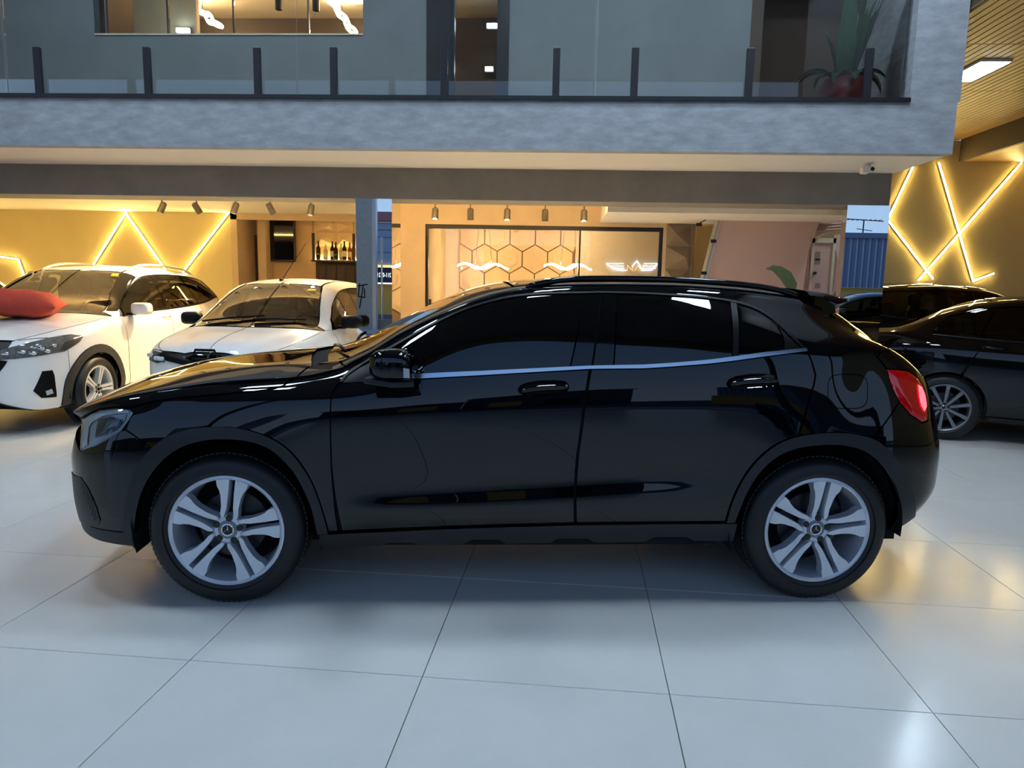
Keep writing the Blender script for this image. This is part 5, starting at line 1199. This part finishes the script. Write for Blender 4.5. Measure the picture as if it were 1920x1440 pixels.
q = P[1]*[1, 1, 1]+[-.02, .25, .0]; text_mesh('windshield_number', '23', .20, 'sticker_white', suv, tuple(q+np.array([-.04, 0, -.03])), (math.radians(62), 0, -PI/2))
# small white hatchback ----------------------------------------------
hp = dict(plan=plan_of(-1.84, 1.84, .79, .5, .45), z0=[(-1.84, .40), (-1.8, .29), (-1.6, .22), (1.6, .24), (1.8, .32), (1.84, .45)],
  zb=[(-1.84, .70), (-1.78, .78), (-1.6, .845), (-1.2, .92), (-.8, .965), (-.3, .985), (.5, 1.0), (1.0, 1.03), (1.4, 1.08), (1.65, .95), (1.84, .66)],
  yb=[(-1.84, 0), (-1.82, .24), (-1.75, .45), (-1.6, .60), (-1.3, .68), (-.9, .71), (0, .74), (1.0, .72), (1.4, .68), (1.7, .54), (1.8, .33), (1.84, 0)],
  zd=[(-1.84, .71), (-1.75, .82), (-1.4, .915), (-1.05, .965), (-.85, .995), (-.6, 1.13), (-.35, 1.275), (-.1, 1.36), (.4, 1.39), (.9, 1.375), (1.3, 1.32), (1.5, 1.2), (1.68, 1.0), (1.84, .67)],
  yd=[(-1.84, 0), (-1.8, .18), (-1.6, .34), (-1.3, .42), (-1.0, .58), (-.85, .66), (-.6, .635), (-.35, .60), (-.1, .575), (.4, .56), (.9, .55), (1.3, .53), (1.6, .44), (1.78, .22), (1.84, 0)],
  zc=[(-1.84, .72), (-1.8, .80), (-1.7, .88), (-1.4, .95), (-1.05, 1.0), (-.95, 1.035), (-.6, 1.25), (-.35, 1.385), (-.15, 1.445), (.3, 1.475), (.9, 1.465), (1.3, 1.42), (1.55, 1.3), (1.72, 1.05), (1.84, .7)],
  xf=-1.21, xr=1.21, R=.30, rim=.19, Ra=.335, sA=-.74, sB=.18, sC=.85, sQ=1.28, cowl=-.98, rf=-.22, rr=1.36, tg=1.62, hf=-1.72, sill=.28, seat=.50, lining='inner_grey', mir='trim_black', hnd='trim_black')
HO, HY = np.array([-2.89, 7.72, 0]), 1.528
hat = thing('white_hatchback', 'small white hatchback with a roof antenna parked between suv and mirror column', 'car', HO, HY)
S3, C3 = std_car(hat, hp, HO, HY, -1, 'car_white', lambda r: spokes_split(r, 5, 'alloy_dark'), glass='car_glass', glass_side='car_glass_dark', step=.04)
S3b = Surf(car_rows(hp), HO, HY, 1, ns=320, sub=12, sig_s=.035, sig_t=.35); C3b = Car(S3b, hat)
C3b.panel('headlight', [(277, 653), (292, 658), (311, 665), (309, 679), (295, 681), (266, 671)], 'lamp_lens_in', lift=.006, gap=0, depth=.01, step=.03)
for px_, py_ in ((285, 666), (297, 672), (304, 673)):
    q, n_ = C3b.on((px_, py_), .010); blob('lamp_cell', (.04, .06, .035), 'lamp_silver', hat, tuple(q), bev=.014)
C3.panel('front_band', [('st', -1.838, 5.5), ('st', -1.80, 5.5), ('st', -1.74, 5.6), ('st', -1.74, 6.7), ('st', -1.80, 7.5), ('st', -1.838, 7.5)], 'trim_black', lift=.008, gap=0, both='join')
# grille badge: a plain rounded trapezoid frame
bd = MB(); c_ = S3.ev(np.array([(-1.83, 7.0)]))[0][0]; fr_ = [(-.12, -.035), (-.085, .045), (.085, .045), (.12, -.035)]
bd.tube([(-1.845, y, .80+z) for y, z in fr_+fr_[:1]], .012, 6); bd.build('grille_badge', 'trim_black', hat)
an = MB().tube([S3.ev(np.array([(-.12, 10)]))[0][0]+[0, .06, 0], S3.ev(np.array([(-.12, 10)]))[0][0]+[.22, -.14, .42]], [.005, .002], 6).build('antenna', 'trim_black', hat); blob('antenna_base', (.06, .035, .025), 'trim_black', hat, tuple(S3.ev(np.array([(-.12, 10)]))[0][0]+[0, .06, .008]), bev=.01)
for (ya, yb_) in ((.52, -.08), (-.02, -.50)):
    P = [S3.ev(np.array(S3.pts([('sy', s_, abs(y_))])))[0][0]*[1, 1 if y_ > 0 else -1, 1]+[0, 0, .025] for s_, y_ in ((-.93, ya), (-.90, (ya+yb_)/2), (-.86, yb_))]
    MB().tube(P, .01, 6).build('wiper', 'trim_black', hat, smooth=True)
q = S3.ev(np.array([(-.36, 8.95)]))[0][0]*[1, -1, 1]+[-.015, .06, .008]; blob('sticker', (.04, .09, .01), 'sticker_yellow', hat, tuple(q), (0, -.6, 0), bev=.002)
# black sedan ---------------------------------------------------------
sp_ = dict(plan=plan_of(-2.34, 2.29, .89, .6, .55), z0=[(-2.34, .42), (-2.3, .28), (-2.0, .20), (2.0, .24), (2.2, .34), (2.29, .5)],
  zb=[(-2.34, .66), (-2.25, .74), (-2.0, .82), (-1.5, .89), (-.9, .94), (-.4, .955), (.5, .98), (1.1, 1.01), (1.6, 1.045), (2.0, 1.03), (2.2, .95), (2.29, .72)],
  yb=[(-2.34, 0), (-2.31, .3), (-2.2, .5), (-2.0, .66), (-1.6, .76), (-1.0, .80), (0, .83), (1.1, .815), (1.6, .77), (2.0, .70), (2.2, .5), (2.27, .25), (2.29, 0)],
  zd=[(-2.34, .67), (-2.2, .78), (-1.6, .92), (-1.1, .975), (-.9, 1.0), (-.6, 1.12), (-.3, 1.255), (0, 1.335), (.5, 1.365), (1.0, 1.33), (1.35, 1.24), (1.65, 1.12), (1.85, 1.07), (2.1, 1.04), (2.22, .95), (2.29, .73)],
  yd=[(-2.34, 0), (-2.28, .2), (-2.0, .4), (-1.5, .5), (-1.1, .6), (-.9, .73), (-.6, .70), (-.3, .655), (0, .62), (.5, .60), (1.0, .59), (1.35, .60), (1.65, .60), (1.85, .56), (2.1, .44), (2.24, .22), (2.29, 0)],
  zc=[(-2.34, .68), (-2.28, .77), (-2.0, .88), (-1.5, .96), (-1.05, 1.01), (-.9, 1.06), (-.6, 1.215), (-.3, 1.345), (-.05, 1.42), (.3, 1.455), (.7, 1.445), (1.1, 1.385), (1.4, 1.28), (1.7, 1.14), (1.85, 1.09), (2.1, 1.07), (2.22, 1.0), (2.29, .76)],
  xf=-1.35, xr=1.35, R=.325, rim=.235, Ra=.36, sA=-.78, sB=.25, sC=1.08, sQ=1.50, cowl=-1.0, rf=-.15, rr=.98, tg=1.80, hf=-2.2, sill=.27, seat=.45, lining='inner_black', hnd='car_blue_black')
SO = atz(1763, 824, 0); SYW = 2.75; SO = SO-rz(np.array([1.35, .86, 0]), SYW); SO[2] = 0
sed = thing('black_sedan', 'glossy black sedan standing at the right behind the crossover tail', 'car', SO, SYW)
S4, C4 = std_car(sed, sp_, SO, SYW, 1, 'car_blue_black', spokes_ten, glass='car_glass_dark', glass_side='car_glass_dark', mt='alloy_dark')
C4.panel('taillight', [('st', 2.0, 5.0), ('st', 2.0, 6.2), ('st', 2.26, 6.6), ('st', 2.27, 5.0)], 'tail_red_dark', lift=.004)
C4.strip('belt_molding', [('st', s, 6.02) for s in np.linspace(-.7, 1.5, 10)], [('st', s, 5.93) for s in np.linspace(-.7, 1.5, 10)], 'trim_black', lift=.008, step=.04)
# dark suv behind the sedan -------------------------------------------
import copy
dp = copy.deepcopy(kp)
dp.update(mir='car_blue_black', hnd='car_blue_black', lining='inner_black')
DO, DY = np.array([aty(1800, 540, 10.25)[0], 10.25, 0]), PI-.02
dsv = thing('dark_suv', 'dark suv behind the black sedan, led lines mirrored in its windows', 'car', DO, DY)
S5, C5 = std_car(dsv, dp, DO, DY, 1, 'car_blue_black', spokes_ten, glass='car_glass_dark', glass_side='car_glass_dark', clad='clad', mt='alloy_dark', step=.06)
# copies of cars seen only in part
def clone(root, loc, yaw, label, recol=None):
    c = copy_tree(root); c.location = loc; c.rotation_euler = (0, 0, yaw); c['label'] = label
    return c
q = aty(1925, 560, 11.0)
# silver hatch at the far left edge behind the suv
lf_ = aty(-10, 560, 9.9)
clone(hat, (lf_[0]-.6, 9.0, 0), PI/2+.1, 'white hatchback just peeping in at the far left edge')
# red cushions on the suv hood ------------------------------------------
mat('velvet_red', (176, 62, 44), rough=.85, noise=.12, nscale=30, bump=.2, bscale=60)
def cushion(name, hw, hd, ht, loc, rot, label):
    n = 18; mb = MB(); rng = random.Random(5)
    for side in (1, -1):
        for i in range(n+1):
            for j in range(n+1):
                u, v = 2*i/n-1, 2*j/n-1; e = (max(0, 1-abs(u)**3.2)*max(0, 1-abs(v)**3.2))**.55
                k = 1-.09*(1-abs(u)**2)*(abs(v)) ; k2 = 1-.09*(1-abs(v)**2)*(abs(u))
                w_ = .006*math.sin(9*u+4*v)+.005*math.sin(13*v-6*u)
                mb.v.append((u*hw*k2 if False else u*hw*(1-.08*(1-v*v)*abs(u)), v*hd*(1-.08*(1-u*u)*abs(v)), side*(ht*e+w_*e)))
    m_ = (n+1)**2
    for sd in (0, 1):
        for i in range(n):
            for j in range(n):
                f = (sd*m_+i*(n+1)+j, sd*m_+(i+1)*(n+1)+j, sd*m_+(i+1)*(n+1)+j+1, sd*m_+i*(n+1)+j+1); mb.f.append(f if sd == 0 else f[::-1])
    o = mb.build(name, 'velvet_red', None, smooth=True); bm = bmesh.new(); bm.from_mesh(o.data); bmesh.ops.remove_doubles(bm, verts=bm.verts, dist=.001); bm.to_mesh(o.data); bm.free()
    o.location = loc; o.rotation_euler = rot; return tag(o, label, 'cushion', 'red cushions on the white suv')
def on_hood(s, y, dz): 
    P = S2.ev(np.array(S2.pts([('sy', s, abs(y))])))[0][0]; L = np.array([P[0], y, P[2]+dz]); return S2.world(L)
pc = on_hood(-1.34, -.16, .135); cushion('cushion', .34, .32, .13, tuple(pc), (.02, .08, .45), 'large puffy orange-red velvet cushion lying on the white suv hood')
pc = on_hood(-1.72, .10, .075); cushion('cushion', .20, .20, .05, tuple(pc), (.1, .12, .9), 'smaller red cushion below the large one at the left edge')
# ------------------------------------------------------------------ ceiling panels of the hall (cool white)
def panel_light(x, y, z, hx, hy, label, group, rot=0):
    t = thing('ceiling_panel_light', label, 'lamp', (x, y, z), rot, group)
    MB().box(-hx-.02, hx+.02, -hy-.02, hy+.02, -.02, 0).build('housing', 'cam_white', t)
    MB().box(-hx, hx, -hy, hy, -.026, -.0205).build('diffuser', 'led_panel', t)
for x, y, lb in ((-3.6, 5.0, 'left of the crossover roof'), (.0, 5.0, 'straight above the crossover'), (2.5, 5.0, 'above the crossover tail'), (-3.3, 3.2, 'front row left'), (.1, 3.2, 'front row middle'), (2.5, 3.2, 'front row right'), (-7.0, 4.0, 'far left')):
    panel_light(x, y, 6.0, .30, .30, 'square white led panel in the hall ceiling, '+lb, 'hall ceiling panels')
pq = atz(1831, 131, zh)
for x, y, lb in ((pq[0], pq[1], 'seen beside the balcony pillar'),):
    panel_light(x, y, zh, .13, .32, 'oblong white led panel in the slatted ceiling, '+lb, 'slatted ceiling panels')
# ------------------------------------------------------------------ street behind the camera (seen in mirrors and reflections)
def mpt(px, py, Y): p = aty(px, py, 2*YB-Y); return np.array([p[0], Y, p[2]])
sbox('floor_street', 'asphalt', 'asphalt street outside the shopfront', -40, 40, -40, -7.6, -.15, -.10, 'ground')
sbox('floor_pavement', 'plaster_blue', 'pale concrete pavement outside the shopfront', -40, 40, -7.6, -5.2, -.12, -.002, 'ground')
mat('facade_tile', (150, 158, 176), rough=.6, noise=.06); mat('facade_dark', (96, 108, 134), rough=.7); mat('pillar_pale', (166, 164, 160), rough=.8, noise=.1); mat('facade_lit', (214, 168, 80), rough=.6)
mat('roof_tile', (150, 84, 80), rough=.8, noise=.15, nscale=20)
a, b = mpt(640, 480, -17)[0], mpt(790, 480, -17)[0]
bl_ = thing('street_building', 'blue-grey tiled building with red roof across the street', 'building', ((a+b)/2, -17, 0)); xm = (a+b)/2
zt_ = mpt(720, 417, -17)[2]; zs0, zs1 = mpt(720, 530, -17)[2], mpt(720, 497, -17)[2]
MB().box(a-xm, b-xm, -1.5, 0, zs0, zt_).build('wall', 'facade_tile', bl_)
for py in (431, 445, 473): z = mpt(720, py, -17)[2]; MB().box(a-xm, b-xm, 0, .02, z-.015, z+.015).build('joint', 'facade_dark', bl_)
MB().prism([(a-xm, .1, zt_), (b-xm, .1, zt_), (b-xm, -.7, zt_+.45), (a-xm, -.7, zt_+.45)], (0, 0, .08)).build('roof', 'roof_tile', bl_)
MB().box(a-xm+.5, b-xm, -1.4, -.8, zt_+.3, mpt(725, 395, -17)[2]).build('upper_storey', 'facade_tile', bl_)
MB().box(a-xm, b-xm, -.6, -.5, 0, zs0).build('storefront', 'facade_lit', bl_)
emat('sign_yellow', (250, 200, 40), 1.2); mat('sign_dark', (34, 40, 60), rough=.5); emat('sign_text', (240, 244, 250), 1.6)
sg_ = thing('street_sign', 'dark shop sign with white phone digits and a yellow top edge', 'sign', (xm, -16.9, (zs0+zs1)/2)); hz = (zs1-zs0)/2
MB().box(a-xm, b-xm, -.08, 0, -hz, hz*.72).build('board', 'sign_dark', sg_); MB().box(a-xm, b-xm, -.08, .02, hz*.72, hz).build('top_edge', 'sign_yellow', sg_); MB().box(a-xm, b-xm, -.08, .02, -hz-.06, -hz).build('bottom_edge', 'sign_text', sg_)
tx = mpt(720, 516, -16.88); tdg = text_mesh('digits', '211-0121', .27, 'sign_text', sg_, (tx[0]-xm, .02, tx[2]-(zs0+zs1)/2), (PI/2, 0, PI), .004); tdg.scale = (.62, 1, 1)
# pole with a narrow white plate
q = mpt(716, 500, -8.5); po = thing('street_pole', 'slim grey street pole with a narrow white plate', 'pole', (q[0], -8.5, -.1))
MB().tube([(0, 0, 0), (0, 0, mpt(716, 450, -8.5)[2]+.1)], .03, 8).build('shaft', 'satin_chrome', po); z0_, z1_ = mpt(716, 487, -8.5)[2]+.1, mpt(716, 445, -8.5)[2]+.1
MB().box(-.05, .05, .03, .045, z0_, z1_).build('plate', 'cam_white', po)
# shopfront pillar with graffiti
x0_, x1_ = mpt(590, 480, -7)[0], mpt(697, 480, -7)[0]
pil = sbox('wall_front_pillar', 'pillar_pale', 'grey shopfront pillar with black scribbled graffiti', x0_, x1_, -7.3, -7, 0, 4.2, 'pillar')
MB().box(x1_, x1_+.12, -7.25, -7.03, 0, 4.2).build('aluminium_strip', 'alloy', pil)
for pts in ([(671, 536), (689, 533)], [(674, 531), (672, 555)], [(681, 535), (674, 578)], [(683, 541), (684, 558)], [(672, 556), (685, 558)]):
    MB().tube([mpt(x, y, -6.995) for x, y in pts], .018, 5).build('graffiti_stroke', 'gloss_black', pil)
sbox('wall_low', 'plaster_grey', 'low grey wall along the pavement', -30, x1_+1.6, -7.6, -7.32, 0, .29)
# right hand side of the street: corrugated wall, antenna, lit storefront
a, b = mpt(1500, 480, -14)[0], mpt(1760, 480, -14)[0]
zc0, zc1 = mpt(1625, 540, -14)[2], mpt(1625, 447, -14)[2]
cw_ = thing('corrugated_wall', 'blue-grey corrugated metal wall above a lit storefront across the street', 'building', ((a+b)/2, -14, 0)); xm = (a+b)/2
x = a
while x < b:
    MB().prism([(x-xm, 0, zc0), (x-xm+.06, .05, zc0), (x-xm+.12, .05, zc0), (x-xm+.18, 0, zc0)], (0, 0, zc1-zc0)).build('sheet_rib', 'facade_dark', cw_); x += .24
MB().box(a-xm, b-xm, -.1, 0, zc0, zc1).build('sheet', 'facade_tile', cw_); MB().box(a-xm, b-xm, -.15, .12, zc1, zc1+.2).build('coping', 'facade_dark', cw_)
MB().box(a-xm, b-xm, -.5, -.4, 0, zc0).build('storefront', 'facade_lit', cw_)
ta = mpt(1620, 412, -14.5); at = thing('tv_antenna', 'rooftop television aerial above the corrugated wall', 'antenna', (ta[0], -14.5, zc1-.1)); hh = ta[2]-zc1+.1
MB().tube([(0, 0, 0), (0, 0, hh)], .025, 6).build('mast', 'dark_grey', at); MB().tube([(-.75, 0, hh+.03), (.75, 0, hh-.05)], .02, 6).build('boom', 'dark_grey', at)
for k in range(-3, 4): MB().tube([(k*.2, -.2, hh-.01), (k*.2, .2, hh-.01)], .012, 5).build('rod', 'dark_grey', at)
MB().tube([(-.25, 0, hh-.35), (.35, 0, hh-.42)], .015, 5).build('lower_boom', 'dark_grey', at)
# row of darker buildings along the rest of the street
mat('street_dark', (66, 70, 80), rough=.8, noise=.1)
for i, (x0_, x1_, h_) in enumerate(((-36, -21, 4.6), (-20.5, -10.6, 3.6), (-3.6, 1.5, 3.2), (1.8, 8.0, 4.4), (17.5, 34, 5.0))):
    t = thing('street_building', ['grey two-storey building far left across the street', 'low grey building left of the red-roofed one', 'low dark shop straight across the street', 'grey building right of the low shop across the street', 'grey building far right across the street'][i], 'building', ((x0_+x1_)/2, -18, 0), 0, 'buildings across the street'); w_ = (x1_-x0_)/2
    MB().box(-w_, w_, -3, 0, 0, h_).build('wall', 'street_dark', t); MB().box(-w_-.15, w_+.15, -3, .15, h_, h_+.2).build('parapet', 'plaster_grey', t)
    for k in range(int(w_*2/2.2)):
        xx = -w_+.7+k*2.2; MB().box(xx, xx+1.3, 0, .03, .5, 2.1).build('shop_window', 'facade_lit' if (k+i) % 3 == 0 else 'tv_screen', t)
# car parked at the kerb, caught in the right mirror
rm = mpt(1620, 580, -1.6)
clone(sed, (rm[0]+.2, -2.4, 0), .12, 'black sedan parked behind the viewer, caught in the right mirror')

# slim posts of the open shopfront
for i, x in enumerate((-8.6, -3.3, 4.6, 8.8)):
    o = MB().box(x-.06, x+.06, -1.76, -1.64, 0, 5.4).build('window_%d' % (i+3), 'black_metal'); struct(o, 'slim black post of the open shopfront %s' % ['at the far left', 'left of the viewer', 'right of the viewer', 'at the far right'][i], 'post')
